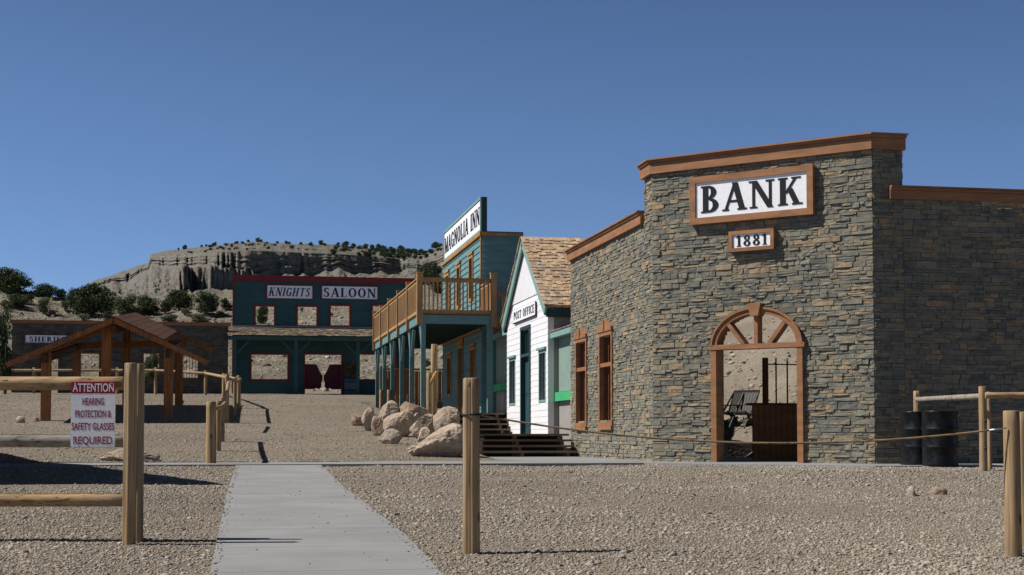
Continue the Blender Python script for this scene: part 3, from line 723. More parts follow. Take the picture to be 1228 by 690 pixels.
# arched door frame
def arc_pts(rw, rh, n=28): return [(ARC_C-rw*math.cos(math.pi*i/n), ZB+2.06+rh*math.sin(math.pi*i/n)) for i in range(n+1)]
door = bmesh.new(); inn = arc_pts(ARC_W-.045, ARC_H-.045); ou = arc_pts(ARC_W+.05, ARC_H+.05)
for i in range(28):
    q = [inn[i], inn[i+1], ou[i+1], ou[i]]; hexa(door, [frF.p(u, z, -.16) for u, z in q]+[frF.p(u, z, .075) for u, z in q])
ou2 = arc_pts(ARC_W+.035, ARC_H+.035); ou3 = arc_pts(ARC_W+.075, ARC_H+.075)
for i in range(28):
    q = [ou2[i], ou2[i+1], ou3[i+1], ou3[i]]; hexa(door, [frF.p(u, z, .077) for u, z in q]+[frF.p(u, z, .105) for u, z in q])
dfr = obj('arch_frame', door, 'rust', bank)
bm = bmesh.new()
for s in (-1, 1):
    bm = bmesh.new(); a, b_ = sorted((ARC_C+s*(ARC_W-.035), ARC_C+s*(ARC_W+.07))); fbox(bm, frF, a, b_, ZB, ZB+2.0, -.16, .085); obj('door_jamb', bm, 'rust', bank)
bm = bmesh.new(); fbox(bm, frF, ARC_C-ARC_W-.11, ARC_C+ARC_W+.11, ZB+2.0, ZB+2.085, -.16, .10); obj('transom', bm, 'rust', bank)
for a in (45, 90, 135):
    bm = bmesh.new(); c, s = math.cos(R(a)), math.sin(R(a)); p0 = (ARC_C+.13*c*(a != 90), ZB+2.085+.02*s); L_ = (ARC_W-.05, ARC_H-.05)
    p0 = (ARC_C-(.24 if a == 135 else -.24 if a == 45 else 0)*1.0, ZB+2.08); p1 = (ARC_C+L_[0]*c, ZB+2.06+L_[1]*s)
    beam(bm, frF.p(*p0, -.03), frF.p(*p1, -.03), .07, .2, up=frF.n); obj('fan_bar', bm, 'rust', dfr)
bm = bmesh.new(); q = [(ARC_C-.075, ZB+2.06+ARC_H-.09), (ARC_C+.075, ZB+2.06+ARC_H-.09), (ARC_C+.12, ZB+2.06+ARC_H+.13), (ARC_C-.12, ZB+2.06+ARC_H+.13)]
hexa(bm, [frF.p(u, z, -.1) for u, z in q]+[frF.p(u, z, .14) for u, z in q]); obj('keystone', bm, 'rust', dfr)
# side windows
for k, (a, b_, c, d_) in enumerate(WINS):
    bm = bmesh.new(); rim(bm, frL, a-.06, b_+.06, c-.07, d_+.07, .08, -.05, .05); fbox(bm, frL, a-.08, b_+.08, c-.15, c-.073, -.04, .08)
    fm = obj('window', bm, 'rust', bank)
    bm = bmesh.new(); m_ = (a+b_)/2; q = [(a-.07, d_+.073), (b_+.07, d_+.073), (b_+.07, d_+.15), (m_+.06, d_+.32), (m_-.06, d_+.32), (a-.07, d_+.15)]
    A_ = [bm.verts.new(frL.p(u, z, -.02)) for u, z in q]; B_ = [bm.verts.new(frL.p(u, z, .07)) for u, z in q]; bm.faces.new(A_); bm.faces.new(B_)
    for i in range(6): bm.faces.new((A_[i], A_[(i+1) % 6], B_[(i+1) % 6], B_[i]))
    fbox(bm, frL, m_-.03, m_+.03, d_+.10, d_+.30, .072, .09)
    obj('pediment', bm, 'rust', fm)
    bm = bmesh.new(); fbox(bm, frL, a+.02, b_-.02, c+(d_-c)*.64, c+(d_-c)*.64+.08, -.1, .03); obj('cross_bar', bm, 'rust', fm)
    bm = bmesh.new()
    for i in range(1, 5): fbox(bm, frL, a+(b_-a)*i/5-.018, a+(b_-a)*i/5+.018, c, d_, -.14, -.105)
    obj('window_bars', bm, 'dark_rust', fm)
    bm = bmesh.new(); rim(bm, frL, a-.0, b_+.0, c, d_, .03, -.30, -.052); obj('reveal', bm, 'dark_rust', fm)
# signs
def board(fr, u0, u1, z0, z1, bw, parent, n0=.05, n1=.11, face='signwhite', frame='rust', fn=.04):
    bm = bmesh.new(); fbox(bm, fr, u0+bw, u1-bw, z0+bw, z1-bw, n0, n1-.02); s = obj('sign_board', bm, face, parent)
    bm = bmesh.new(); rim(bm, fr, u0, u1, z0, z1, bw, n0-.02, n1+.01+fn-.04); obj('sign_edging', bm, frame, s); return s
sb = board(frF, .81, 3.17, 3.78, 4.64, .115, bank, n1=.13)
letters(frF, 'BANK', 1.03, 2.96, 3.98, 4.46, .1085, .120, sb)
sb = board(frF, 1.58, 2.44, 3.235, 3.60, .065, bank, n1=.13)
letters(frF, '1881', 1.715, 2.31, 3.325, 3.515, .1085, .118, sb)

# inside the doorway
tc_ = thing('teller_counter', 'dark brown boarded counter with black upright bars inside the arched doorway', 'counter', (11.0, 26.2, ZB))
frC = Fr((0, 26.2, 0), (1, 0, 0), (0, -1, 0)); cx0 = onY(903, 500, 26.2)[0]; cx1 = onY(985, 500, 26.2)[0]
ct = onY(930, 486, 26.2)[1]
bm = bmesh.new(); u = cx0
while u < cx1: fbox(bm, frC, u+.004, min(u+.11, cx1), ZB, ct, -.06, .0); u += .115
obj('boarding', bm, 'rust', tc_)
bm = bmesh.new(); fbox(bm, frC, cx0-.03, cx1, ct, ct+.04, -.32, .04); obj('counter_top', bm, 'dark_rust', tc_)
bx0 = onY(919.5, 450, 26.2)[0]; bt = onY(920, 429, 26.2)[1]
bm = bmesh.new(); fbox(bm, frC, bx0-.045, bx0+.045, ct+.04, bt, -.12, -.03); obj('post', bm, 'dark_rust', tc_)
for px in (932.5, 946, 958.5, 972): 
    x = onY(px, 450, 26.2)[0]; bm = bmesh.new(); tube(bm, [(x, 26.28, ct+.04), (x, 26.28, bt)], .016); obj('bar', bm, 'iron', tc_)
bm = bmesh.new(); zr = onY(940, 437, 26.2)[1]; tube(bm, [(bx0+.045, 26.28, zr), (cx1, 26.28, zr)], .012); obj('cross_rail', bm, 'iron', tc_)
def folding_chair(px, label, rot):
    P = onground(px, 516); t = thing('slatted_chair', label, 'chair', P, 'chairs inside the arched doorway'); t.scale = (.82, .82, .8); c, s = math.cos(rot), math.sin(rot)
    def W(x, y, z): return (P.x+x*c-y*s, P.y+x*s+y*c, P.z+z)
    bm = bmesh.new()
    for i in range(5): beam(bm, W(-.27, -.20+i*.11, .52-i*.02), W(.27, -.20+i*.11, .52-i*.02), .085, .025)
    obj('seat', bm, 'iron', t); bm = bmesh.new()
    for i in range(6): beam(bm, W(-.25+i*.1, .27, .52), W(-.25+i*.1, .52, 1.16), .07, .02)
    beam(bm, W(-.29, .53, 1.18), W(.29, .53, 1.18), .04, .10); obj('backrest', bm, 'iron', t)
    for x in (-.28, .28):
        bm = bmesh.new(); beam(bm, W(x, -.30, .0), W(x, .5, 1.15), .035, .05); obj('leg', bm, 'iron', t)
        bm = bmesh.new(); beam(bm, W(x*.93, .36, .0), W(x*.93, -.22, .55), .035, .05); obj('leg', bm, 'iron', t)
        bm = bmesh.new(); beam(bm, W(x*1.05, -.28, .74), W(x*1.05, .34, .74), .06, .03); obj('arm', bm, 'iron', t)
    return t
folding_chair(872, 'black slatted chair nearest the left jamb of the arched doorway', R(-70)); folding_chair(890, 'black slatted chair beside the dark boarded counter', R(-55))

# ------------------------------------------------------------------ post office
XP = 7.58; frP = Fr((XP, 0, 0), (0, 1, 0), (-1, 0, 0)); Y0, Y1 = onX(657.5, 450, XP)[0], onX(608.3, 450, XP)[0]; YC = (Y0+Y1)/2; ZP = .03
M['night'] = paint('near black teal', (.010, .026, .028), .1); po = thing('post_office', 'narrow white clapboard post office with steep shingled gable and green trim', 'building', (XP+.7, YC, ZP))
zE, zPk = 3.12, 5.06; zG = 3.58
def gab(z, pad=0): h_ = (zPk-z)/(zPk-zE)*(Y1-Y0)/2; return (YC-h_+pad, YC+h_-pad)
dY0, dY1 = onX(637, 450, XP)[0], onX(625.6, 450, XP)[0]
wA = [onX(654.8, 450, XP)[0], onX(646.8, 450, XP)[0]]; wB = [onX(618.4, 450, XP)[0], onX(611.2, 450, XP)[0]]
H = [(dY0, dY1, ZP-.1, 2.78), (wA[0], wA[1], .86, 2.06), (wB[0], wB[1], .86, 2.06)]
bm = bmesh.new(); solid_wall(bm, frP, Y0, Y1, ZP-.6, zE, -.14, 0, H)
q = [(Y0, zE), (Y1, zE), (YC, zPk)]; A_ = [bm.verts.new(frP.p(u, z, -.14)) for u, z in q]; B_ = [bm.verts.new(frP.p(u, z, 0)) for u, z in q]
bm.faces.new(A_); bm.faces.new(B_); [bm.faces.new((A_[i], A_[(i+1) % 3], B_[(i+1) % 3], B_[i])) for i in range(3)]
lap(bm, frP, Y0, Y1, ZP-.5, zE, H, .155, .001, .011); lap(bm, frP, Y0, Y1, zE+.01, zG-.01, (), .155, .001, .011, edge=lambda z, t: gab(t))
obj('wall', bm, 'white', po)
bm = bmesh.new(); n = 30
for i in range(n):
    a = Y0+.55+(Y1-Y0-1.1)*i/n; b_ = Y0+.55+(Y1-Y0-1.1)*(i+1)/n-.012; lim = lambda y: zPk-abs(y-YC)/((Y1-Y0)/2)*(zPk-zE)-.01
    za, zb2 = lim(a), lim(b_)
    if min(za, zb2) > zG+.03: hexa(bm, [frP.p(a, zG, .001), frP.p(b_, zG, .001), frP.p(b_, zb2, .001), frP.p(a, za, .001), frP.p(a, zG, .03), frP.p(b_, zG, .03), frP.p(b_, zb2, .03), frP.p(a, za, .03)])
obj('gable_boards', bm, 'white', po)
bm = bmesh.new(); box(bm, XP+.142, 9.0, Y0, Y0+.12, ZP-.5, zE+.1); obj('side_wall', bm, 'greypanel', po); bm = bmesh.new(); box(bm, XP+.142, 9.0, Y1-.12, Y1, ZP-.5, zE+.1); obj('side_wall', bm, 'greypanel', po)
# roof
sl = math.hypot((Y1-Y0)/2+.0, zPk-zE); XR = 9.12
for s, nm in ((-1, 0), (1, 1)):
    ey = YC+s*((Y1-Y0)/2+.16); ez = zE-.16*(zPk-zE)/((Y1-Y0)/2)
    rf = bmesh.new(); top = Vector((0, YC, zPk+.17)); eav = Vector((0, ey, ez+.19)); dn = (eav-top); Ls = dn.length; dn.normalize(); nn = Vector((0, s*abs(dn.z), abs(dn.y)))
    beam(rf, (XP-.06, YC+dn.y*Ls/2, (top.z+eav.z)/2-.05), (XR, YC+dn.y*Ls/2, (top.z+eav.z)/2-.05), Ls, .06, up=nn)
    rg = random.Random(5+s); r_ = 0; step_ = .165
    while r_*step_ < Ls-.02:
        x = XP-.15-rg.uniform(0, .02)
        while x < XR:
            wd = rg.uniform(.08, .19); e1 = r_*step_; e2 = min(e1+step_*1.25+rg.uniform(-.015, .04), Ls+.06); lift = rg.uniform(.014, .036)
            P0, P1 = top+dn*max(0, e1-.04), top+dn*e2; x1 = min(x+wd-.008, XR+.02)
            hexa(rf, [(x, *(P0+nn*(-.01)).yz), (x1, *(P0+nn*(-.01)).yz), (x1, *(P0+nn*.008).yz), (x, *(P0+nn*.008).yz), (x, *(P1+nn*lift*.3).yz), (x1, *(P1+nn*lift*.3).yz), (x1, *(P1+nn*lift*1.2).yz), (x, *(P1+nn*lift*1.2).yz)])
            x += wd
        r_ += 1
    ro = obj('roof', rf, 'shake', po)
    bm = bmesh.new(); A_ = Vector((XP-.10, YC, zPk+.02)); E_ = Vector((XP-.10, ey, ez+.02)); beam(bm, A_, E_, .05, .24, up=nn); obj('barge_board', bm, 'paleteal', ro)
    bm = bmesh.new(); box(bm, XP-.08, XR, *(sorted((ey-s*.02, ey-s*.06))), ez-.12, ez+.08); obj('eave_board', bm, 'deepteal', ro)
    bm = bmesh.new(); box(bm, XR-.12, XR-.06, min(YC, ey)+.2, max(YC, ey)-.2, zE-.2, zE-.05) ; obj('tie', bm, 'greypanel', ro)
# door and windows
bm = bmesh.new(); fbox(bm, frP, dY0, dY0+.10, ZP, 2.78, -.1, .045); fbox(bm, frP, dY1-.10, dY1, ZP, 2.78, -.1, .045); fbox(bm, frP, dY0, dY1, 2.783, 2.87, -.1, .05); fbox(bm, frP, dY0+.10, dY1-.10, 2.06, 2.14, -.1, .04)
df = obj('door_frame', bm, 'deepteal', po); bm = bmesh.new(); fbox(bm, frP, dY0+.1, dY1-.1, ZP, 2.055, -.13, -.08); fbox(bm, frP, dY0+.22, dY1-.22, .25, .95, -.078, -.065); fbox(bm, frP, dY0+.22, dY1-.22, 1.1, 1.9, -.078, -.065)
obj('door', bm, 'deepteal', df); bm = bmesh.new()
for i in range(1, 5): u = dY0+.1+(dY1-dY0-.2)*i/5; fbox(bm, frP, u-.02, u+.02, 2.14, 2.78, -.09, -.05)
fbox(bm, frP, dY0+.1, dY1-.1, 2.143, 2.78, -.14, -.12); obj('transom_light', bm, 'deepteal', df)
for wv in (wA, wB):
    bm = bmesh.new(); rim(bm, frP, wv[0]-.01, wv[1]+.01, .82, 2.10, .055, -.05, .02); fbox(bm, frP, wv[0]-.09, wv[1]+.09, 2.123, 2.18, -.03, .07); fm = obj('window', bm, 'paleteal', po)
    bm = bmesh.new(); fbox(bm, frP, wv[0], wv[1], .86, 2.06, -.13, -.10); obj('dark_infill', bm, 'night', fm)
sY0, sY1 = onX(644.4, 370, XP)[0], onX(617.6, 380, XP)[0]
bm = bmesh.new(); fbox(bm, frP, sY0, sY1, 3.06, 3.40, .028, .055); s_ = obj('sign_board', bm, 'signwhite', po)
bm = bmesh.new(); fbox(bm, frP, sY0-.03, sY1+.0, 3.03, 3.057, .028, .062); fbox(bm, frP, sY0-.035, sY0-.003, 3.03, 3.40, .028, .062); obj('sign_edging', bm, 'iron', s_)  # black strips below and beside the board stand for its drop shadow
letters(frP, 'POST OFFICE', sY0+.12, sY1-.12, 3.13, 3.34, .0555, .062, s_, flip=True)
# recessed wings
def wing(Ya, Yb, Xw, zf, zroof, zg, base):
    fr = Fr((Xw, 0, 0), (0, 1, 0), (-1, 0, 0)); bm = bmesh.new(); fbox(bm, fr, Ya, Yb, zg+.12, zf, -.1, 0); w_ = obj('wing_panel', bm, 'panelgreen', po)
    bm = bmesh.new(); fbox(bm, fr, Ya, Yb, base, zg-.12, -.1, -.01); obj('lower_panel', bm, 'greypanel', w_)
    bm = bmesh.new(); fbox(bm, fr, Ya, Yb, zg-.115, zg+.10, -.05, .10); obj('ledge_board', bm, 'brightgreen', w_)
    bm = bmesh.new(); fbox(bm, fr, Ya, Yb, zf, zf+.14, -.05, .22); obj('fascia', bm, 'paleteal', w_)
    bm = bmesh.new(); rg = random.Random(int(Ya*10)); L_ = 1.7; ang = math.atan2(zroof-zf-.14, L_)
    for r_ in range(8):
        y = Ya
        while y < Yb:
            wd = rg.uniform(.12, .24); y1_ = min(y+wd-.01, Yb); x0 = Xw-.24+r_*.21; z0 = zf+.15+(x0-(Xw-.24))*math.tan(ang)
            hexa(bm, [(x0, y, z0), (x0, y1_, z0), (x0, y1_, z0+.03), (x0, y, z0+.03), (x0+.26, y, z0+.26*math.tan(ang)), (x0+.26, y1_, z0+.26*math.tan(ang)), (x0+.26, y1_, z0+.26*math.tan(ang)+.01), (x0+.26, y, z0+.26*math.tan(ang)+.01)]); y += wd
    obj('wing_roof', bm, 'greyshake', w_)
wing(32.25, Y0-.01, 7.84, 2.36, 2.95, .94, -.5); wing(Y1+.01, 44.3, 8.02, 2.93, 3.5, 1.45, .0)

# ------------------------------------------------------------------ inn
XI = 7.6; frI = Fr((XI, 0, 0), (0, 1, 0), (-1, 0, 0)); IY0 = onX(578, 400, XI)[0]; IY1 = onX(531.5, 400, XI)[0]; ZD = .62
inn_ = thing('inn', 'tall teal clapboard inn with orange trim and a name board along its roof', 'building', (XI+.6, (IY0+IY1)/2, ZD))
frS = Fr((XI, IY0, 0), (1, 0, 0), (0, -1, 0)); ISW = 1.26; IZ = 6.22
uw = []
for px in (566.2, 551.2, 537.8):
    c = onX(px, 330, XI)[0]; uw.append((c-.32, c+.32, 4.42, 5.74))
lw = []
for px in (568, 540): c = onX(px, 440, XI)[0]; lw.append((c-.42, c+.42, 1.45, 2.75))
dc = onX(553.5, 440, XI)[0]; dh = (dc-.5, dc+.5, ZD, 2.95)
Hs = uw+lw+[dh]
bm = bmesh.new(); solid_wall(bm, frI, IY0, IY1, ZD-.3, IZ, -.16, 0, Hs); lap(bm, frI, IY0, IY1, ZD, IZ-.02, Hs, .19, .001, .03); obj('wall', bm, 'teal', inn_)
bm = bmesh.new(); fbox(bm, frS, .16, ISW, ZD-.6, IZ, -.16, 0); lap(bm, frS, .0, ISW, ZD-.4, IZ-.02, (), .19, .001, .03); obj('side_wall', bm, 'teal', inn_)
bm = bmesh.new(); fbox(bm, Fr((XI, IY1, 0), (1, 0, 0), (0, 1, 0)), .16, ISW, ZD-.6, IZ, -.16, 0); obj('side_wall', bm, 'teal', inn_)
bm = bmesh.new(); fbox(bm, frI, IY0-.05, IY1+.05, IZ, IZ+.12, -.1, .08); fbox(bm, frS, .102, ISW+.04, IZ, IZ+.10, -.05, .06); fbox(bm, frI, IY0-.0, IY0+.10, 4.0, IZ-.002, .031, .05); obj('cornice', bm, 'trim', inn_)
bm = bmesh.new(); fbox(bm, frS, .102, ISW+.04, IZ+.102, IZ+.13, -.06, .08); obj('roof_edge', bm, 'deepteal', inn_)
for (a, b_, c, d_) in Hs:
    isd = c <= ZD+.01; bm = bmesh.new(); rim(bm, frI, a-.08, b_+.08, c-(0 if isd else .08), d_+.08, .09, -.04, .06, not isd); fbox(bm, frI, a-.15, b_+.15, d_+.103, d_+.18, -.02, .09)
    if isd: fbox(bm, frI, a-.09, b_+.09, d_+.19, 3.25, -.01, .05)
    fm = obj('door_frame' if isd else 'window', bm, 'trim', inn_)
    bm = bmesh.new(); fbox(bm, frI, a, b_, c, d_, -.155, -.12)
    if not isd: fbox(bm, frI, a, b_, (c+d_)/2-.03, (c+d_)/2+.03, -.118, -.09)
    obj('door' if isd else 'dark_infill', bm, 'dark_rust', fm)  # window panels: dark brown stands for the shaded inside behind the openings
# name board on the roof line
sY0, sY1 = IY0+.03, onX(534, 290, XI)[0]
bm = bmesh.new(); fbox(bm, frI, sY0-.02, sY1+.05, 6.345, 7.44, -.16, .0); sb = obj('sign_backing', bm, 'deepteal', inn_)
bm = bmesh.new(); fbox(bm, frI, sY0+.06, sY1-.02, 6.42, 7.34, .003, .03); s2 = obj('sign_board', bm, 'signwhite', sb)
bm = bmesh.new(); rim(bm, frI, sY0-.02, sY1+.05, 6.345, 7.44, .07, .003, .055); obj('sign_edging', bm, 'paleteal', sb)
letters(frI, 'MAGNOLIA INN', sY0+.22, sY1-.15, 6.62, 7.16, .031, .045, s2, flip=True)
# balcony on posts
BX, BY0, BY1 = 5.37, 42.2, 56.2; bal = thing('balcony', 'wooden balcony with pale cedar railing on teal posts along the inn front', 'balcony', ((BX+XI)/2, (BY0+BY1)/2, ZD))
frB = Fr((BX, 0, 0), (0, 1, 0), (-1, 0, 0)); frE = Fr((0, BY0, 0), (1, 0, 0), (0, -1, 0))
bm = bmesh.new(); fbox(bm, frB, BY0+.04, BY1, 3.31, 3.56, -.10, -.03); fbox(bm, frE, BX+.03, XI+.02, 3.27, 3.53, -.04, .0); obj('fascia', bm, 'teal', bal)
bm = bmesh.new(); 
for i in range(int((BY1-BY0-.1)/.15)): box(bm, BX+.0, XI-.02, BY0+.06+i*.15, BY0+.06+i*.15+.142, 3.565, 3.60)
obj('deck_boards', bm, 'rail', bal)
bm = bmesh.new(); y = BY0+.3
while y < BY1-.1: box(bm, BX+.12, XI-.02, y, y+.05, 3.34, 3.56); y += .6
obj('joists', bm, 'deepteal', bal)
bm = bmesh.new(); fbox(bm, frI, IY0, IY1, 3.27, 3.34, .03, .07); obj('ledger', bm, 'trim', bal)
PY = [42.32, 45.1, 47.8, 50.6, 53.4, 56.05]
def rail_panel(p0, p1, top=4.60, bot=3.64):
    bm = bmesh.new(); p0, p1 = Vector(p0), Vector(p1); L_ = (p1-p0).length; t = (p1-p0)/L_
    beam(bm, (*p0.xy, top-.05), (*p1.xy, top-.05), .05, .09); beam(bm, (*p0.xy, top+.015), (*p1.xy, top+.015), .13, .035)
    beam(bm, (*p0.xy, bot), (*p1.xy, bot), .05, .09); k = max(1, int(L_/.125))
    for i in range(k): q = p0+t*(L_*(i+.5)/k); beam(bm, (*q.xy, bot+.045), (*q.xy, top-.095), .04, .04, up=(t.x, t.y, 0))
    return obj('railing', bm, 'rail', bal)
def newel(x, y, top=4.76, bot=3.27, w=.12):
    bm = bmesh.new(); box(bm, x-w/2, x+w/2, y-w/2, y+w/2, bot, top); box(bm, x-w/2-.015, x+w/2+.015, y-w/2-.015, y+w/2+.015, top, top+.03); return obj('newel_post', bm, 'rail', bal)
for i, y in enumerate(PY):
    newel(BX-.0, y-.08 if i == 0 else y, w=.17 if i == 0 else .12)
    if i: rail_panel((BX, PY[i-1]+.03, 0), (BX, y-.07, 0))
newel(XI-.03, BY0+.04, 4.78, 3.2, .17); rail_panel((BX+.09, BY0+.02, 0), (XI-.12, BY0+.02, 0)); rail_panel((XI-.03, BY0+.14, 0), (XI-.03, IY0-.05, 0)); rail_panel((BX+.07, BY1-.1, 0), (XI-.1, BY1-.1, 0))
def bpost(x, y, br=True, w=.135):
    bm = bmesh.new(); z0 = min(ZD, gz(x, y))-.1; box(bm, x-w/2, x+w/2, y-w/2, y+w/2, z0, 3.27); s = obj('support_post', bm, 'teal', bal)
    if br:
        bm = bmesh.new()
        for k in (-1, 1):
            if k == -1 and y < 43: continue
            beam(bm, (x, y+k*.06, 2.45), (x, y+k*.62, 3.25), .07, .09, up=(1, 0, 0))
        obj('brace', bm, 'teal', s)
for y in PY: bpost(5.49, y)
for y in (42.32, 54.2): bpost(XI-.12, y, False, .16)
# stair going down behind the post office
st = thing('balcony_stair', 'wooden stair dropping from the balcony end between the inn and the shingled roof', 'stair', (8.4, 43.2, 1.4))
bm = bmesh.new()
for y in (42.5, 43.5): beam(bm, (XI+.05, y, 3.45), (10.2, y, 1.3), .05, .28)
obj('stringers', bm, 'rail', st); bm = bmesh.new()
for i in range(10): x = XI+.15+i*.26; z = 3.4-i*.215; box(bm, x, x+.27, 42.53, 43.47, z, z+.04)
obj('treads', bm, 'rail', st); bm = bmesh.new(); beam(bm, (XI+.06, 42.5, 4.35), (10.2, 42.5, 2.2), .05, .09)
for i in range(9): x = XI+.3+i*.27; z = 4.31-(x-XI)*.828; beam(bm, (x, 42.5, z-.9), (x, 42.5, z), .04, .04, up=(1, 0, 0))
obj('handrail', bm, 'rail', st)

# ------------------------------------------------------------------ boardwalks and steps
def planks(bm, x0, x1, y0, y1, z, th=.045, w=.14):
    y = y0
    while y < y1-.02: box(bm, x0, x1, y, min(y+w-.008, y1), z-th, z); y += w
def flight(name, label, x0, x1, nose, z0, z1, n, going):
    t = thing(name, label, 'steps', ((x0+x1)/2, nose, z0)); rise = (z1-z0)/n
    for i in range(n):
        bm = bmesh.new(); y = nose+i*going; z = z0+rise*(i+1); box(bm, x0, x1, y, y+.13, z-.045, z); box(bm, x0, x1, y+.138, y+.27, z-.045, z-.001); obj('tread', bm, 'step', t)
    k = 0; x = x0+.06
    while x < x1:
        bm = bmesh.new()
        for i in range(n): box(bm, x, x+.07, nose+.05+i*going+.002*i, nose+n*going+.02, z0+rise*i-.0 if i else z0-.05, z0+rise*(i+1)-.047)
        obj('stringer', bm, 'step', t); x += (x1-x0-.3)/2
    return t
G1 = .28; N1 = 31.35
flight('timber_steps', 'lower wide plank steps rising beside the stone wall to the post office', 5.15, 7.52, N1, -.478, .03, 4, G1)
dk = thing('boardwalk', 'weathered plank boardwalk in front of the white post office', 'boardwalk', (6.2, 35.5, -.48))
bm = bmesh.new(); planks(bm, 5.6, 7.55, N1+4*G1-.01, 39.25, .028); obj('planking', bm, 'step', dk)
bm = bmesh.new(); box(bm, 5.65, 5.71, N1+4*G1+.2, 39.2, -.6, -.02); box(bm, 5.72, 7.5, N1+4*G1+.3, N1+4*G1+.36, -.6, -.02); obj('framing', bm, 'dark_void', dk)
flight('timber_steps', 'upper plank steps leading up onto the inn deck past the white wall', 5.7, 7.50, 39.26, .03, ZD, 4, .27)
dk = thing('boardwalk', 'plank deck under the balcony along the inn front', 'boardwalk', (6.4, 48, .0))
bm = bmesh.new(); planks(bm, 5.3, 8.0, 40.34, 56.4, ZD-.002); obj('planking', bm, 'step', dk)
bm = bmesh.new(); box(bm, 5.35, 5.42, 40.6, 56.3, .0, ZD-.05); box(bm, 5.45, 7.9, 40.5, 40.56, .0, ZD-.05); obj('framing', bm, 'dark_void', dk)
# plank fence past the far end of the deck
pf = thing('plank_fence', 'brown plank fence seen between the teal posts beyond the inn deck', 'fence', (6.8, 57.6, 1.2))
bm = bmesh.new(); x = 5.75
rg = random.Random(12)
while x < 10.3: box(bm, x, x+.14, 57.6, 57.63, 1.1, 2.55+rg.uniform(-.02, .02)); x += .155
obj('boarding', bm, 'shelter', pf); bm = bmesh.new(); box(bm, 5.7, 10.4, 57.54, 57.598, 2.58, 2.66); box(bm, 5.7, 10.4, 57.54, 57.598, 1.35, 1.43); obj('rail', bm, 'rail', pf)
for x in (5.75, 7.4, 9.2):
    bm = bmesh.new(); log(bm, (x, 57.45, 1.0), (x, 57.45, 2.75), .07, 12, seed=x); obj('post', bm, 'log', pf)
for px, d_, lab in ((457, 52.5, 'short pale post behind the farthest pair of teal posts'), (466.5, 50.5, 'short pale post between the second and third teal posts from the far end')):
    P = place(px, d_); z = gz(P.x, P.y); bm = bmesh.new(); log(bm, (P.x, P.y, z-.1), (P.x, P.y, z+1.35), .075, 14, seed=px); tag(obj('wooden_post', bm, 'log'), lab, 'post', 'short posts by the inn deck')
# tall log post by the rocks
P = place(519.5, 40.6); z = gz(P.x, P.y)
t = thing('log_post', 'tall peeled log post standing behind the boulders at the inn deck', 'post', (P.x, P.y, z))
zt = zat(413, 40.6); bm = bmesh.new(); log(bm, (P.x, P.y, z-.2), (P.x+.03, P.y, zt), .105, 18, .09, seed=3); obj('post', bm, 'log', t)
bm = bmesh.new(); P2 = place(514.5, 40.35); log(bm, (P2.x, P2.y, z-.2), (P2.x, P2.y, zat(447, 40.4)), .075, 14, seed=5); obj('stub_post', bm, 'log', t)
bm = bmesh.new(); log(bm, (P2.x, P2.y-.02, zat(462, 40.4)), (P2.x+.2, P2.y-.12, zat(446, 40.2)), .05, 10, seed=6); obj('brace', bm, 'rail', t)

# ------------------------------------------------------------------ saloon
YS = 77.5; SX0 = onY(279.5, 400, YS)[0]; SX1 = onY(496.5, 400, YS)[0]; frO = Fr((0, YS, 0), (1, 0, 0), (0, -1, 0)); ZS = 2.2
def sx(px): return onY(px, 400, YS)[0]
def sz(px, py): return onY(px, py, YS)[1]
sal = thing('saloon', 'dark teal two storey saloon front with red trim and white name boards', 'building', ((SX0+SX1)/2, YS, ZS))
def ho(a, b, c, d_): return (sx(a), sx(b), sz((a+b)/2, d_), sz((a+b)/2, c))
uh = [ho(306.5, 328.5, 367.5, 390), ho(357, 379.5, 368, 390.5), ho(396.5, 419, 367, 390.5), ho(447, 469, 367, 390)]
lh = [ho(302, 345, 425.5, 455), ho(431.5, 474, 425.5, 455)]; dh = ho(366, 409.5, 425.5, 475)
ZT = sz(390, 333)
bm = bmesh.new(); solid_wall(bm, frO, SX0, SX1, ZS-.5, ZT, -.2, 0, uh+lh+[dh]); lap(bm, frO, SX0, SX1, ZS, ZT-.02, uh+lh+[dh], .22, .001, .02); obj('wall', bm, 'saloonteal', sal)
bm = bmesh.new(); fbox(bm, frO, SX0-.06, SX1+.06, sz(390, 339), sz(390, 332), -.25, .10); fbox(bm, frO, SX0-.04, SX0+.05, ZS, sz(390, 339)-.002, .021, .05); obj('cornice', bm, 'red', sal)
for h_ in uh+lh+[dh]:
    isd = h_ is dh; bm = bmesh.new(); rim(bm, frO, h_[0]-.09, h_[1]+.09, h_[2]-(0 if isd else .09), h_[3]+.09, .095, -.2, .06, not isd); obj('door_frame' if isd else 'window', bm, 'red', sal)
sb = board(frO, sx(318.8), sx(375.4), sz(347, 359.5), sz(347, 341.8), .055, sal, n0=.03, n1=.08, frame='red', fn=.04)
letters(frO, 'KNIGHTS', sx(321.5), sx(370.5), sz(347, 355.6), sz(347, 345.4), .061, .075, sb, 'navy', shear=.28)
sb = board(frO, sx(384.6), sx(453.4), sz(419, 360), sz(419, 342.8), .055, sal, n0=.03, n1=.08, frame='red', fn=.04)
letters(frO, 'SALOON', sx(387.5), sx(450.5), sz(419, 356.8), sz(419, 346), .061, .075, sb, 'navy')
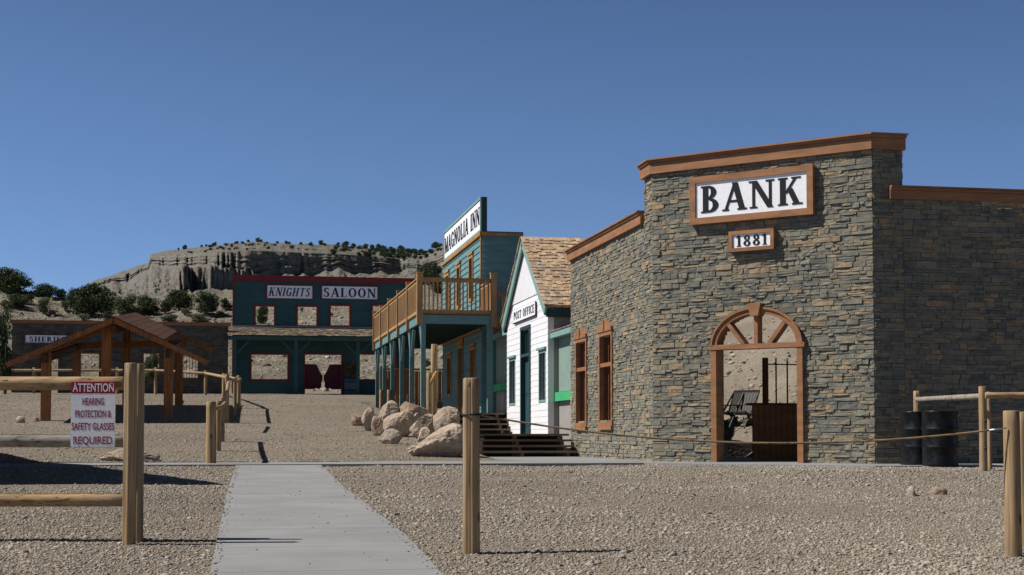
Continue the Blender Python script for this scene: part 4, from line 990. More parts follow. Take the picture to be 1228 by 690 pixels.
# porch
PD = 2.0; frQ = Fr((0, YS-PD, 0), (1, 0, 0), (0, -1, 0))
zq = lambda py: onY(390, py, YS-PD)[1]; zwl = sz(390, 393.5)
bm = bmesh.new(); rg = random.Random(9); x0, x1 = SX0-.3, SX1+.3; zl = zq(403.5)
for r_ in range(8):
    x = x0; f0, f1 = r_/8, (r_+1.25)/8
    while x < x1:
        wd = rg.uniform(.12, .26); xa, xb = x, min(x+wd-.012, x1); l_ = rg.uniform(.015, .05); f1b = f0-rg.uniform(0, .04)
        yA, yB = YS-PD-.25+(PD+.22)*f0, YS-PD-.25+(PD+.22)*min(f1, 1); zA, zB_ = zl+(zwl-zl)*f0, zl+(zwl-zl)*min(f1, 1)
        hexa(bm, [(xa, yA, zA), (xb, yA, zA), (xb, yA, zA+l_), (xa, yA, zA+l_), (xa, yB, zB_-.02), (xb, yB, zB_-.02), (xb, yB, zB_), (xa, yB, zB_)]); x += wd
pr = obj('porch_roof', bm, 'greyshake', sal)
bm = bmesh.new(); fbox(bm, frO, SX0, SX1, zwl+.0, zwl+.07, .025, .10); obj('flashing', bm, 'greypanel', pr)
bm = bmesh.new(); fbox(bm, frQ, SX0-.25, SX1+.25, zq(409), zq(404.2), -.06, .06); obj('porch_beam', bm, 'saloonteal', pr)
for px in (281.5, 355, 429, 495):
    x = onY(px, 440, YS-PD)[0]; bm = bmesh.new(); box(bm, x-.08, x+.08, YS-PD-.05, YS-PD+.05, ZS-.6, zq(409)); s = obj('porch_post', bm, 'saloonteal', pr)
    bm = bmesh.new()
    for k in (-1, 1):
        if (k == -1 and px < 300) or (k == 1 and px > 490): continue
        beam(bm, (x+k*.08, YS-PD, zq(425)), (x+k*.72, YS-PD, zq(410)), .06, .09, up=(0, 1, 0))
    obj('brace', bm, 'saloonteal', s)
# swing doors
dt = sz(388, 437); db = sz(388, 467)
for s in (-1, 1):
    bm = bmesh.new(); xo = dh[0]+.01 if s == -1 else dh[1]-.01; xm = (dh[0]+dh[1])/2; wdt = abs(xm-xo)
    prof = [(0, dt), (.62, dt), (.70, dt-.16), (.80, dt-.36), (.90, dt-.52), (.97, dt-.60), (.97, dt-.86), (.91, dt-.95), (.91, db+.12), (.80, db), (.62, db+.06), (.50, db), (.3, db+.06), (.12, db), (0, db)]
    A_ = [bm.verts.new((xo-s*f*wdt, YS+.02, z)) for f, z in prof]; B_ = [bm.verts.new((xo-s*f*wdt, YS+.06, z)) for f, z in prof]
    bm.faces.new(A_); bm.faces.new(B_); n = len(prof)
    for i in range(n): bm.faces.new((A_[i], A_[(i+1) % n], B_[(i+1) % n], B_[i]))
    bmesh.ops.triangulate(bm, faces=[f for f in bm.faces if len(f.verts) > 4]); obj('swing_door', bm, 'maroon', sal)
# back side rail that fills the foot of the doorway
def leafblob(c, R3, n, size, mat, parent, name='foliage', seed=0, lobes=7, hollow=.35, flatb=.0):
    g = np.random.default_rng(seed); C = np.array(c); L = []
    for i in range(lobes):
        a = g.uniform(0, 6.28); rr = g.uniform(.15, .62); zz = g.uniform(-.6, .68); rr *= (1.15 if lobes > 15 else 1)*math.sqrt(max(.1, 1-zz*zz)); L.append((C+np.array([math.cos(a)*rr*R3[0], math.sin(a)*rr*R3[1], zz*R3[2]]), g.uniform(.17, .46) if lobes > 15 else g.uniform(.32, .55)))
    li = g.integers(0, lobes, n); dirs = g.normal(size=(n, 3)); dirs /= np.linalg.norm(dirs, axis=1)[:, None]; rad = g.uniform(hollow, 1, n)**.5
    P = np.array([L[i][0] for i in li])+dirs*np.array(R3)*rad[:, None]*np.array([L[i][1] for i in li])[:, None]
    a = g.normal(size=(n, 3)); a /= np.linalg.norm(a, axis=1)[:, None]; b = np.cross(a, g.normal(size=(n, 3))); b /= np.linalg.norm(b, axis=1)[:, None]
    s = size*g.uniform(.6, 1.5, n)[:, None]
    V = np.stack([P-a*s-b*s*.5, P+a*s*.2-b*s*.7, P+a*s+b*s*.4, P-a*s*.3+b*s*.8], 1).reshape(-1, 3)
    return npobj(name, V, np.arange(4*n).reshape(-1, 4), mat, parent)
Pp = Vector((onY(421, 470, YS-.7)[0], YS-.7, gz(6.0, YS-.7)))
pt = thing('potted_plant', 'dry leafy plant in a blue grey half barrel beside the saloon swing doors', 'plant', Pp)
bm = bmesh.new(); lathe(bm, Pp, [(.01, 0), (.30, 0), (.36, .35), (.38, .80), (.34, .80), (.33, .72), (.01, .72)], 20); m_ = paint('blue grey tub', (.10, .15, .19), .2, (6, 6, 1)); M['tub'] = m_; tb = obj('tub', bm, 'tub', pt)
for zz in (.2, .62):
    bm = bmesh.new(); r_ = .33+zz*.06; lathe(bm, Pp+Vector((0, 0, zz)), [(r_-.02, 0), (r_+.012, 0), (r_+.014, .05), (r_-.02, .05)], 20); obj('hoop', bm, 'iron', tb)
leafblob((Pp.x, Pp.y, Pp.z+1.2), (.42, .42, .5), 420, .07, 'dry', pt, seed=4)
bm = bmesh.new(); tube(bm, [Pp+Vector((0, 0, .7)), Pp+Vector((.03, 0, 1.3))], .03); obj('stem', bm, 'bark', pt)

# ------------------------------------------------------------------ stone shop
YH = 76.0; frH = Fr((0, YH, 0), (1, 0, 0), (0, -1, 0))
def hx(px): return onY(px, 430, YH)[0]
def hz(px, py): return onY(px, py, YH)[1]
HX0, HX1 = hx(14), hx(273.5); shop = thing('stone_shop', 'long low dark stone shop front with brown coping left of the saloon', 'building', ((HX0+HX1)/2, YH, 2.0))
hh = [(hx(47), hx(70), 1.6, hz(60, 420)), (hx(92), hx(119), hz(105, 455), hz(105, 424)), (hx(172), hx(191), hz(180, 453), hz(180, 424)), (hx(217), hx(237.5), hz(227, 453.5), hz(227, 426))]
ZH = hz(150, 389.5)
bm = bmesh.new(); solid_wall(bm, frH, HX0, HX1, 1.5, ZH, -.25, 0, hh); wl_ = obj('wall', bm, 'far_ledge', shop)
bm = bmesh.new(); fbox(bm, frH, HX0-.1, HX1+.12, ZH, ZH+.12, -.3, .10); fbox(bm, frH, HX0-.12, HX1+.14, ZH+.123, ZH+.16, -.32, .14); obj('coping', bm, 'rust', shop)
for i, h_ in enumerate(hh):
    bm = bmesh.new(); rim(bm, frH, h_[0]-.07, h_[1]+.07, h_[2]-(0 if i == 0 else .07), h_[3]+.07, .08, -.2, .05, i > 0); fm = obj('door_frame' if i == 0 else 'window', bm, 'dark_rust', shop)
    if i == 3:
        for k in range(1, 6): x = h_[0]+(h_[1]-h_[0])*k/6; bm = bmesh.new(); box(bm, x-.012, x+.012, YH+.05, YH+.075, h_[2], h_[3]); obj('bar', bm, 'iron', fm)
    if i == 0:
        bm = bmesh.new(); fbox(bm, frH, h_[0]+.02, h_[0]+(h_[1]-h_[0])*.62, 1.9, h_[3]-.05, -.12, -.07); obj('door', bm, 'dark_rust', fm)
s_ = board(frH, hx(29.5), hx(83), hz(50, 412), hz(50, 401.5), .035, shop, n0=.02, n1=.07, frame='dark_rust', fn=.04)
letters(frH, 'SHERIFF', hx(35), hx(79), hz(50, 410), hz(50, 404), .051, .064, s_, 'navy')

# ------------------------------------------------------------------ open timber shelter
YF, YB_ = 42.0, 50.0; px_f = [55, 127, 202]; FX = [onY(p, 480, YF)[0] for p in px_f]; SLP = .095
GZ = gz(FX[1], YF); rid = (FX[0]+FX[2])/2
zap = onY(128, 381, YF-.7)[1]; xl = onY(8, 432, YF-.7)[0]; xr = onY(249, 435, YF-.7)[0]; zlow = (onY(8, 432, YF-.7)[1]+onY(249, 435, YF-.7)[1])/2
xa = (xl+xr)/2+.12
sh = thing('timber_shelter', 'open gabled shelter of reddish brown timber on heavy square posts', 'shelter', (xa, 46, GZ))
def rz(x, y): return (zap-(zap-zlow)*abs(x-xa)/((xr-xl)/2)) + SLP*(y-(YF-.7))
for Yp_ in (YF, YB_):
    for x in FX:
        g0 = gz(x, Yp_); tp = rz(x, Yp_)-.18; w_ = .125
        bm = bmesh.new(); box(bm, x-w_, x+w_, Yp_-w_, Yp_+w_, g0-.2, tp); obj('post', bm, 'shelter', sh)
        if x != FX[1]:
            s = 1 if x < FX[1] else -1
for Yp_ in (YF, YB_):
    bm = bmesh.new(); beam(bm, (FX[0]-.25, Yp_-.19, rz(FX[0], Yp_)-.30), (FX[2]+.25, Yp_-.19, rz(FX[2], Yp_)-.30), .07, .22); obj('tie_beam', bm, 'shelter', sh) if Yp_ == YB_ else bm.free()
for i, Yp_ in enumerate((YF-.75, YF+1.6, YF+3.9, YF+6.2, YB_+.62)):
    for s in (-1, 1):
        bm = bmesh.new(); xe = xl if s == -1 else (xr if i in (0, 4) else xa+(xr-xa)*.54); beam(bm, (xa, Yp_, rz(xa, Yp_)-.07), (xe, Yp_, rz(xe, Yp_)-.07), .09, .135); obj('rafter', bm, 'shelter', sh)
bm = bmesh.new()
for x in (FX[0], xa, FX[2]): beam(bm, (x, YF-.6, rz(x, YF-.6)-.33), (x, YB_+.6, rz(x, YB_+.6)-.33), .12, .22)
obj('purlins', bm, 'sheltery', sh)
for s, frac in ((-1, 1.0), (1, .60)):
    bm = bmesh.new(); k = 0; n = 13; xe = xl if s == -1 else xr
    for i in range(int(n*frac)):
        a, b_ = xa+(xe-xa)*i/n, xa+(xe-xa)*(i+1)/n-.012*s; ya, yb = YF-.7, YB_+.7
        hexa(bm, [(a, ya, rz(a, ya)), (b_, ya, rz(b_, ya)), (b_, ya, rz(b_, ya)+.035), (a, ya, rz(a, ya)+.035), (a, yb, rz(a, yb)), (b_, yb, rz(b_, yb)), (b_, yb, rz(b_, yb)+.035), (a, yb, rz(a, yb)+.035)])
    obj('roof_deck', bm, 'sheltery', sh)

# a second shelter of sheet roof just outside the left edge, whose shade falls across the gravel
def cr(r, d, z): return Vector((d*math.sin(YAW)+r*math.cos(YAW), d*math.cos(YAW)-r*math.sin(YAW), z))
ls = thing('lean_to', 'tall single pitch timber lean-to at the left edge of the gravel yard', 'shed', cr(-12, 22, -.6))
R4 = [(-8.25, 18.3, 4.45), (-17, 18.3, 4.45), (-17, 27.6, .9), (-10.9, 27.6, .9)]
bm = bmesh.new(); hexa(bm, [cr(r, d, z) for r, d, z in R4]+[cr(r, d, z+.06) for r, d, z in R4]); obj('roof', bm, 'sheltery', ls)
W4 = [(-8.4, 18.45), (-16.8, 18.45), (-16.8, 27.4), (-11.0, 27.4)]; ZW = [4.44, 4.44, .95, .95]
for i in range(4):
    (r0_, d0_), (r1_, d1_) = W4[i], W4[(i+1) % 4]; za, zb_ = ZW[i], ZW[(i+1) % 4]
    bm = bmesh.new(); a, b_ = cr(r0_, d0_, 0), cr(r1_, d1_, 0); n_ = (b_-a).cross(Vector((0, 0, 1))).normalized()*.05
    hexa(bm, [Vector((a.x, a.y, -.9)), Vector((b_.x, b_.y, -.9)), Vector((b_.x, b_.y, zb_-.02)), Vector((a.x, a.y, za-.02))]+[q+n_ for q in (Vector((a.x, a.y, -.9)), Vector((b_.x, b_.y, -.9)), Vector((b_.x, b_.y, zb_-.02)), Vector((a.x, a.y, za-.02)))]); obj('wall', bm, 'shelter', ls)

# ------------------------------------------------------------------ fences and posts
def post_at(px, base, top, wpx, name='post', parent=None, mat='log', seed=0, crack=None, **k):
    P = onground(px, base); d = P.x*math.sin(YAW)+P.y*math.cos(YAW); zt = zat(top, d); r = wpx/2/F*d
    bm = bmesh.new(); log(bm, (P.x, P.y, P.z-.15), (P.x, P.y, zt), r*1.03, 22, r*.97, .07, seed, 14, crack)
    return obj(name, bm, mat, parent), P, d, zt, r
# near left fence
P = onground(158, 655); fl = thing('log_fence', 'near three rail log fence that carries the red and white warning sign', 'fence', P)
dF = 11.62
_, Pa, da, zta, ra = post_at(154.5, 654, 435.5, 15.5, parent=fl, seed=11, crack=4.0)
_, Pb, db_, ztb, rb = post_at(165.5, 651, 436.5, 11.5, parent=fl, mat='log', seed=12)
for i, (yc_, hh_, m_) in enumerate(((459.8, 16.5, 'logx'), (529, 15.5, 'greylog'), (600, 15.5, 'logx'))):
    z = zat(yc_, dF-.10); bm = bmesh.new(); a = place(149 if i == 0 else 152, dF-.10, z); b_ = place(-240, dF-.10, z); log(bm, b_, a, hh_/2/F*dF, 20, hh_/2/F*dF*.96, .04, 20+i, 16); obj('rail', bm, m_, fl)
Pc = place(-235, dF); bm = bmesh.new(); log(bm, (Pc.x, Pc.y, gz(Pc.x, Pc.y)-.1), (Pc.x, Pc.y, zta), .065, 18, seed=14); obj('post', bm, 'log', fl)
dS = dF-.20; frN = Fr(place(85, dS), (math.cos(YAW), -math.sin(YAW), 0), (-math.sin(YAW), -math.cos(YAW), 0)); frN.O.z = 0
WN = 53/F*dS; zN0, zN1, zNm = zat(536, dS), zat(458, dS), zat(472, dS)
wsn = thing('warning_sign', 'white warning sign with red heading on the near log fence', 'sign', frN.p(WN/2, zN0, 0))
bm = bmesh.new(); fbox(bm, frN, 0, WN, zN0, zNm, 0, .006); sp = obj('sign_panel', bm, 'signwhite', wsn)
bm = bmesh.new(); fbox(bm, frN, 0, WN, zNm+.0005, zN1, 0, .007); hp = obj('heading_band', bm, 'signred', wsn)
pxm = F/dS
sans(frN, 'ATTENTION', WN/2, (zN1+zNm)/2, WN*.93, 10/pxm, .0072, .001, hp, 'signwhite')
for txt, wpx, yc_, h_, m_ in (('HEARING', 26, 481.6, 8.6, 'signred'), ('PROTECTION &', 43, 496.5, 8.6, 'signred'), ('SAFETY GLASSES', 51, 511.5, 8.6, 'signred'), ('REQUIRED', 46.5, 529, 11, 'signred')):
    sans(frN, txt, WN/2, zat(yc_, dS), wpx/pxm, h_/pxm, .0062, .001, sp, m_)
bm = bmesh.new()
for u in (.03, WN-.03):
    for z in (zN1-.012, zat(529, dS)): fbox(bm, frN, u-.005, u+.005, z-.005, z+.005, .0073, .010)
obj('screws', bm, 'steel', wsn)
# line of posts going up the street
fm_ = thing('log_fence', 'line of short peeled posts running up the left side of the street', 'fence', onground(258, 541)); prevp = None
for i, (px, ba, to, wd) in enumerate(((252.8, 556.5, 481.7, 12.5), (261.6, 541, 481, 7), (266.2, 530, 477, 6.2), (271.6, 507.5, 449, 5.6), (281.5, 498, 453, 4.6), (286, 490.6, 450.5, 5))):
    _, P, d, zt, r = post_at(px, ba, to, wd, parent=fm_, seed=30+i, mat='log')
    if prevp is not None:
        q0 = Vector((prevp[0]+.06, prevp[1], prevp[2]-.12)); q1 = Vector((P.x+.06, P.y, zt-.12)); q0, q1 = (q0.lerp(q1, .42), q0.lerp(q1, .8)) if i == 3 else (q0, q1)
        bm = bmesh.new(); log(bm, q0, q1, .042, 12, seed=40+i); obj('rail', bm, 'logy', fm_)
    prevp = (P.x, P.y, zt)
corner = prevp
# fence across, in front of the shop
fs = thing('log_fence', 'thin pole fence crossing in front of the dark stone shop', 'fence', Vector((-3, 72, gz(-3, 72))))
pts_ = [corner]
for i, (px, d_, to) in enumerate(((268, 57, 448), (246, 70, 444.5), (186, 71, 441), (140, 71.3, 441), (88, 71, 441), (40, 71, 441), (-10, 71, 441), (-60, 71, 441))):
    P = place(px, d_); z0 = gz(P.x, P.y); zt = zat(to, d_); bm = bmesh.new(); log(bm, (P.x, P.y, z0-.1), (P.x, P.y, zt), .075, 12, seed=50+i); obj('post', bm, 'log', fs); pts_.append((P.x, P.y, zt))
for i in range(len(pts_)-1):
    a, b_ = pts_[i], pts_[i+1]; k = .14; bm = bmesh.new(); log(bm, (a[0], a[1]-.11, a[2]-k), (b_[0], b_[1]-.11, b_[2]-k), .062, 12, seed=60+i); obj('rail', bm, 'logx', fs)
# rope posts
rp, PA, dA, zA, rA = post_at(565, 664.5, 453.5, 20.5, 'rope_post', None, 'log', 71, 4.2); tag(rp, 'free-standing peeled post in the middle of the gravel with the rope tied to it', 'post', 'posts that hold the rope')
rp, PB, dB, zB2, rB = post_at(1215.5, 668, 492.5, 19.5, 'rope_post', None, 'log', 72, 5.2); tag(rp, 'peeled post at the right edge where the rope hooks on', 'post', 'posts that hold the rope')
rp, PC_, dC_, _, _ = post_at(1228.5, 657, 494, 11, 'wooden_post', None, 'log', 73); tag(rp, 'half hidden post just behind the right hand rope post', 'post')
a = place(573, dA-.02, zat(497.5, dA)); b_ = place(1207, dB-.05, zat(513.5, dB)); pts_ = []
for i in range(61):
    t = i/60; q = a.lerp(b_, t); q.z -= 4*.158*t*(1-t); pts_.append(q)
ro = thing('rope', 'slack tan rope strung between the two near posts past the stone bank', 'rope', (a+b_)/2)
bm = bmesh.new(); tube(bm, pts_[:-2], .0075, 8); obj('strand', bm, 'rope', ro)
bm = bmesh.new(); q = Vector((PA.x, PA.y, a.z)); tube(bm, [q+Vector((math.cos(t)*(rA+.006), math.sin(t)*(rA+.006), 0)) for t in np.linspace(0, 6.3, 20)], .008, 6); obj('loop', bm, 'iron', ro)
bm = bmesh.new(); tube(bm, [pts_[-3], pts_[-1], b_], .006, 6); obj('snap_hook', bm, 'steel', ro)
# fence right of the bank
fr_ = thing('log_fence', 'pole fence with one grey and one tan rail beside the black barrels', 'fence', place(1180, 21.3, -.5))
def pst(px, d_, zb_, top, wpx, seed): 
    P = place(px, d_); bm = bmesh.new(); log(bm, (P.x, P.y, zb_), (P.x, P.y, zat(top, d_)), wpx/2/F*d_, 18, seed=seed, rough=.06); obj('post', bm, 'log', fr_); return P, zat(top, d_)
Pq, zq1 = pst(1100, 24.0, -.6, 469, 8, 81); Pr, zr1 = pst(1179, 21.2, -.62, 463.6, 9.6, 82); pst(1186.5, 21.6, -.62, 470, 5, 83); Pt, _ = pst(1310, 21.3, -.62, 463, 9.6, 84)
bm = bmesh.new()
for y in (505, 538): q = place(1182, 21.12, zat(y, 21.1)); lathe(bm, q, [(.001, -.02), (.022, -.02), (.022, .02), (.001, .02)], 10)
obj('hole_plug', bm, 'iron', fr_)  # black plugs stand for the dark insides of holes in the post
bm = bmesh.new(); log(bm, place(1100, 23.93, zat(479.5, 23.93)), place(1177, 21.2, zat(475.5, 21.2)), .044, 14, seed=85); obj('rail', bm, 'greylog', fr_)
bm = bmesh.new(); log(bm, place(1181, 21.15, zat(474.5, 21.15)), place(1312, 21.2, zat(474, 21.2)), .047, 14, seed=86); obj('rail', bm, 'logx', fr_)
# barrels
def barrel(px, d_, lab):
    P = place(px, d_, -.478); t = thing('oil_barrel', lab, 'barrel', P, 'black barrels by the stone wall'); r, h = .272, .855; prof = [(.01, .0), (r, 0), (r+.006, .012), (r, .026)]
    for zc in (.29, .57):
        prof += [(r, zc-.03), (r+.007, zc-.015), (r+.011, zc), (r+.007, zc+.015), (r, zc+.03)]
    prof += [(r, h-.03), (r+.007, h-.015), (r+.007, h), (r-.008, h), (r-.01, h-.018), (.01, h-.018)]
    bm = bmesh.new(); lathe(bm, P, prof, 56); b2 = obj('drum_body', bm, 'drum', t)
    bm = bmesh.new(); lathe(bm, P+Vector((.15, .02, h-.017)), [(.001, 0), (.035, 0), (.035, .014), (.001, .014)], 16); obj('bung', bm, 'drum', t)
barrel(1127.5, 22.8, 'black steel barrel nearest the log fence, standing in front of the other'); barrel(1101, 23.4, 'black steel barrel nearest the corner of the stone bank')

# ------------------------------------------------------------------ boulders
def rock(px0, px1, yt, yb, d=None, mat='rock', label='', seed=0, group='boulders banked beside the steps', dep=.75, sub=5, tilt=0):
    pc = (px0+px1)/2
    if d is None: P = onground(pc, yb); d = P.x*math.sin(YAW)+P.y*math.cos(YAW)
    zt, zb_ = zat(yt, d), zat(yb, d); P = place(pc, d+.25*(px1-px0)/F*d); g0 = gz(P.x, P.y); zb_ = min(zb_, g0)-.06
    wx = (px1-px0)/F*d/2; wz = (zt-zb_)/2; wy = max(wx*dep, wz*.7); rg = random.Random(seed)
    bm = bmesh.new(); bmesh.ops.create_icosphere(bm, subdivisions=sub, radius=1)
    pl = []
    for i in range(11):
        n = Vector((rg.gauss(0, 1), rg.gauss(0, 1), rg.gauss(0, .8))).normalized(); pl.append((n, rg.uniform(.62, .92)))
    for v in bm.verts:
        p = v.co.copy()
        for n, c in pl:
            s = p.dot(n)
            if s > c: p -= n*(s-c)*.98
        q = p*1.7+Vector((seed*3.1, 0, 0))
        p *= 1+.065*mnoise.fractal(q, 1.0, 2.0, 5)+.03*mnoise.noise(q*5)-.05*abs(mnoise.noise(q*2.3))
        v.co = p
    mx = [max(abs(v.co[i]) for v in bm.verts) for i in range(3)]; zmin = min(v.co.z for v in bm.verts); zmax = max(v.co.z for v in bm.verts)
    c, s = math.cos(YAW), math.sin(YAW)
    for v in bm.verts:
        x, y, z = v.co.x/mx[0]*wx, v.co.y/mx[1]*wy, zb_+(v.co.z-zmin)/(zmax-zmin)*(zt-zb_)
        z = zb_+(z-zb_)*(1+tilt*(x/wx)-abs(tilt)*.55); v.co = (P.x+x*c+y*s, P.y-x*s+y*c, z)
    o = obj('boulder', bm, mat, smooth=False); tag(o, label, 'rock', group)
    for f in o.data.polygons: f.use_smooth = False
    return o
rock(484, 564, 506, 553, 27.7, 'rock', 'largest pale boulder, low and nearest, at the foot of the plank steps', 21, tilt=.3)
rock(459, 498, 491, 520, 34.5, 'rock', 'rounded tan boulder in the middle of the pile behind the small slab', 22, tilt=.15)
rock(445, 463, 497, 521, 35, 'rock2', 'upright brown boulder with a shaded side, left of the rounded tan one', 3, dep=.9, tilt=-.2)
rock(432, 452, 490, 514, 37, 'rock', 'leaning pale boulder at the left end of the pile', 4)
rock(421, 437, 495, 508.5, 39.5, 'rock2', 'small brownish boulder, farthest left of the pile', 5, tilt=-.2)
rock(435, 451, 487.5, 500, 42, 'rock2', 'small rounded boulder behind the left end of the pile', 6)
rock(453, 482, 480, 505, 38.5, 'rock3', 'pale grey boulder crowning the pile in front of the far teal posts', 7)
rock(476, 514, 481.5, 506, 38.3, 'rock2', 'flat reddish boulder on top of the pile left of the tall log post', 8, dep=.5)
rock(491, 530, 496, 523, 33.8, 'rock3', 'chalky rounded boulder in front of the tall log post', 9)
rock(519, 557, 487, 528, 33.0, 'rock', 'tan boulder above the largest one beside the upper steps', 10, dep=.6)
rock(453, 485, 514, 529, 31.5, 'rock3', 'small pale slab lying on the gravel in front of the pile', 11, dep=.5, sub=4)
rock(494, 506, 495, 504, 36, 'rock3', 'fist like pale stone wedged between the flat reddish and chalky boulders', 12, sub=3)
rock(500, 520, 512, 530, 31.8, 'rock', 'tan stone tucked behind the largest boulder', 13, sub=4)
rock(118, 194, 538, 558, 25.9, 'rock', 'long flat boulder in the yard behind the near left fence', 14, group='loose rocks in the yard', dep=.45)
rock(1087, 1098, 583, 595.5, None, 'rock3', 'small upright pale stone on the gravel in front of the barrels', 15, 'loose rocks in the yard', sub=3)
rock(1113, 1135, 584, 594, None, 'rock2', 'small pinkish stone on the gravel in front of the barrels', 16, 'loose rocks in the yard', sub=3)
rock(18, 31, 499, 508, None, 'rock3', 'pale stone at the left edge of the yard before the shelter', 17, 'loose rocks in the yard', sub=3)
rock(38, 47, 500, 506, None, 'rock', 'stone beside the left shelter post', 18, 'loose rocks in the yard', sub=3)
rock(214, 221, 479, 485, None, 'rock', 'stone near the right back shelter post', 19, 'loose rocks in the yard', sub=3)

# ------------------------------------------------------------------ trees and shrubs
def tree_src(kind, seed, loc):
    t = thing('juniper_tree', '', 'tree', (0, 0, 0)); rg = random.Random(seed)
    bm = bmesh.new(); p = Vector((0, 0, -.08)); pts = [p.copy()]; rr = [.05]
    for i in range(5): p = p+Vector((rg.uniform(-.05, .05), rg.uniform(-.05, .05), .13)); pts.append(p.copy()); rr.append(.045-.007*i)
    tube(bm, pts, rr, 8)
    for i in range(9):
        b0 = pts[rg.randint(1, 4)]; a = rg.uniform(0, 6.28); L_ = rg.uniform(.2, .36); tube(bm, [b0, b0+Vector((math.cos(a)*L_*.5, math.sin(a)*L_*.5, L_*.35)), b0+Vector((math.cos(a)*L_, math.sin(a)*L_, L_*.9))], [.022, .014, .006], 5)
    obj('trunk', bm, 'bark', t)
    if kind < 3: leafblob((0, 0, .47), (.66, .66, .54), 8500, .019, 'juniper' if kind != 1 else 'pinyon', t, 'crown', seed, 34 if kind != 2 else 24, .25)
    else: leafblob((0, 0, .58), (.24, .24, .56), 3600, .019, 'pinyon', t, 'crown', seed, 13, .25)
    return t
def bush_src(mat, seed):
    t = thing('desert_shrub', '', 'shrub', (0, 0, 0)); bm = bmesh.new(); rg = random.Random(seed)
    for i in range(6): a = rg.uniform(0, 6.28); tube(bm, [(0, 0, -.1), (math.cos(a)*.15, math.sin(a)*.15, .25), (math.cos(a)*.4, math.sin(a)*.4, .6)], [.03, .02, .008], 5)
    obj('stem', bm, 'bark', t); leafblob((0, 0, .45), (.72, .72, .45), 1500, .034, mat, t, 'foliage', seed, 9, .2); return t
SRC = [tree_src(0, 101, 0), tree_src(1, 102, 0), tree_src(2, 103, 0), tree_src(3, 104, 0)]; BS = [bush_src('sage', 111), bush_src('juniper', 112), bush_src('pinyon', 113)]
usedsrc = set()
def plant(src, P, h, wf, label, group, name=None):
    k = id(src); t = src
    if k in usedsrc: t = copy_tree(src)
    usedsrc.add(k); t.location = P; t.rotation_euler = (0, 0, rng.uniform(0, 6.28)); t.scale = (h*wf, h*wf, h); t['label'] = label; t['group'] = group
    return t
def tree_at(px, w, yt, yb, kind, label, group='junipers on the slope behind the shop', src=None):
    P = onground(px, yb); d = P.x*math.sin(YAW)+P.y*math.cos(YAW); h = (yb-yt)/F*d/1.06; W = w/F*d/1.16
    P.z -= .02*h; return plant(src or SRC[kind], P, h, max(.5, W/h), label, group)
tree_at(13, 64, 318, 354, 0, 'big dark juniper against the sky at the far left edge')
tree_at(57, 36, 337, 357, 2, 'round juniper standing alone on the skyline right of the big left one')
tree_at(73, 16, 345, 358, 1, 'small low juniper on the skyline beside the round one')
tree_at(111, 58, 336, 379, 0, 'largest full dark juniper rising over the shop coping')
tree_at(88, 22, 344, 372, 1, 'greyish pinyon touching the left flank of the largest juniper')
tree_at(150, 34, 350, 380, 1, 'grey green pinyon right of the largest juniper')
tree_at(175, 42, 350, 379, 2, 'broad dark juniper third from the largest one along the shop roof')
tree_at(215, 40, 346, 371, 0, 'wide juniper below the pale cliff end of the mesa')
tree_at(249, 34, 347, 377, 1, 'juniper with open crown left of the saloon')
tree_at(271, 14, 358, 373, 2, 'small juniper touching the saloon edge')
tree_at(199, 16, 360, 376, 1, 'narrow juniper between the two wide ones')
tree_at(20, 34, 350, 370, 2, 'low spreading juniper under the big left one')
tree_at(52, 18, 354, 376, 1, 'grey green pinyon on the pale bank above the shop sign')
tree_at(313, 16, 360, 389, 2, 'dark tree seen through the leftmost upper saloon window')
tree_at(5, 22, 370, 473, 3, 'tall narrow dark tree at the left end of the stone shop', 'trees by the shop')
tree_at(182, 20, 418, 462, 1, 'leafy dark tree seen through the third opening of the stone shop', 'trees by the shop')
tree_at(518, 30, 310, 342, 1, 'pale green tree behind the balcony below the name board')
tree_at(507, 18, 318, 344, 0, 'dark juniper left of the pale green tree behind the balcony')
tree_at(524, 24, 330, 352, 2, 'juniper low behind the balcony railing')
for i, (px, w, yt, yb, s) in enumerate(((203, 22, 376, 388, 2), (236, 28, 374, 388, 0), (222, 16, 370, 380, 0), (28, 26, 352, 366, 1), (78, 12, 362, 376, 0), (130, 18, 372, 384, 1), (100, 16, 376, 387, 0), (165, 14, 378, 387, 0), (262, 14, 372, 382, 1), (276, 10, 364, 372, 2), (188, 12, 368, 377, 1), (8, 20, 362, 374, 1), (64, 14, 372, 381, 0), (305, 8, 384, 391, 1), (362, 5, 368, 374, 1))):
    tree_at(px, w, yt, yb, 0, ['grey green shrub on the sandy slope above the shop', 'dark low shrub on the sandy slope above the shop', 'olive shrub on the sandy slope above the shop'][s], 'shrubs on the sandy slope', BS[s])
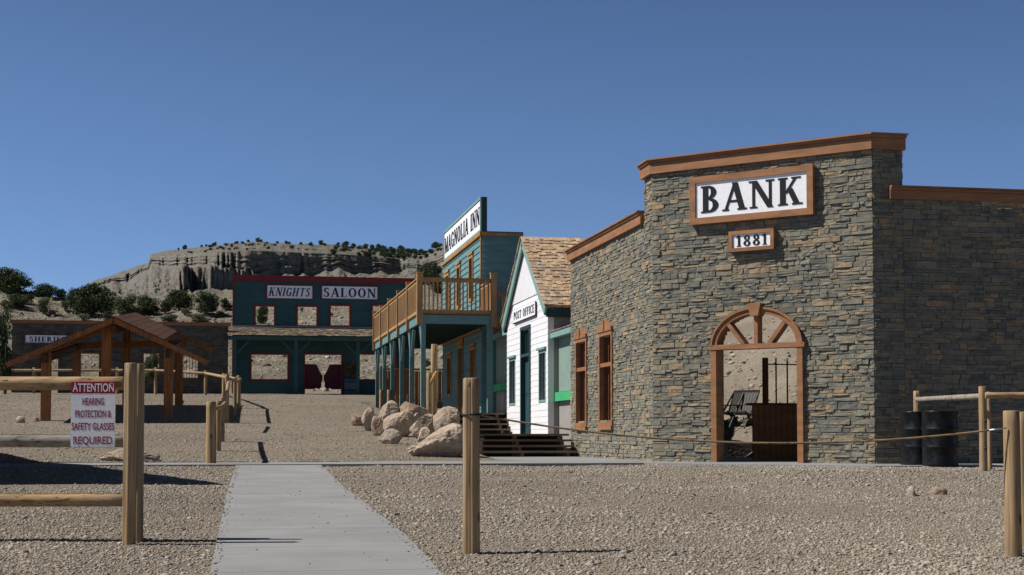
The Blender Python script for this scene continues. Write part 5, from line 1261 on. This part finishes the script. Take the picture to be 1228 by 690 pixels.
# on the mesa
def mesa_pt(px, yb):
    ci = int(np.argmin(np.abs(pp-px))); colm = MV[:, ci]; best = None
    for k in range(56, len(ts)-2):
        q = colm[k]; pxx, pyy = pxof(q)
        if best is None or abs(pyy-yb) < best[0]: best = (abs(pyy-yb), q)
    q = best[1]; return Vector(q)
def mesa_tree(px, w, h, yb, src, label, group):
    P = mesa_pt(px, yb); d = P.x*math.sin(YAW)+P.y*math.cos(YAW); H_ = h/F*d; P.z -= .06*H_; return plant(src, P, H_/1.03, (w/F*d/1.2)/(H_/1.03), label, group)
RT = 'dark juniper dotting the mesa rim against the sky'
for px, w, h in ((219, 4, 5), (221, 4, 6), (240, 3, 3), (246, 3, 3), (256, 6, 5), (212, 3, 3), (296, 4, 3), (307, 6, 6), (311, 5, 4), (331, 4, 3), (342, 5, 4), (383, 8, 6), (360, 4, 3), (404, 5, 4), (414, 9, 6), (423, 7, 5), (437, 8, 6), (446, 7, 6), (453, 8, 7), (460, 7, 6), (468, 7, 5), (480, 10, 8), (489, 8, 5), (496, 9, 6), (504, 8, 6), (522, 10, 8), (527, 6, 5), (346, 4, 3), (372, 4, 3), (283, 3, 3)):
    yb = float(np.interp(px, mp_, ms))+1.0; mesa_tree(px, w*1.15, h*1.1, yb, SRC[(px*7) % 3], RT, 'junipers along the mesa rim')
rg = random.Random(77)
for i in range(95):
    px = rg.choice((rg.uniform(280, 530), rg.uniform(395, 530), rg.uniform(225, 300))); a_, b_ = float(np.interp(px, mp_, ms)), float(np.interp(px, mp_, mc)); yb = a_+2+(b_-a_-1)*rg.random()
    s = rg.uniform(2.2, 5.5)*(1.35 if px > 395 else .8); mesa_tree(px, s*1.5, s, yb, rg.choice((BS[1], BS[2], BS[1], SRC[2])), 'small dark bush on the slope above the mesa cliff', 'bushes above the mesa cliff')
# sparse scrub on the hill behind the saloon and bank
rg = random.Random(78)
for i in range(30):
    if i < 30: px = rg.uniform(280, 535); P = onground(px, rg.uniform(340, 450)); h = rg.uniform(.25, .7)
    else:
        px = rg.uniform(860, 970); P = onground(px, rg.uniform(365, 480)); h = rg.uniform(.06, .2)
        if P.y < 26 or P.x < 12: continue
    plant(BS[i % 3], P, h, 1.1, 'sparse low scrub on the pale hill behind the buildings', 'scrub on the pale hill')

sc.view_settings.exposure = .18
sc.cycles.max_bounces = 6; sc.cycles.diffuse_bounces = 2
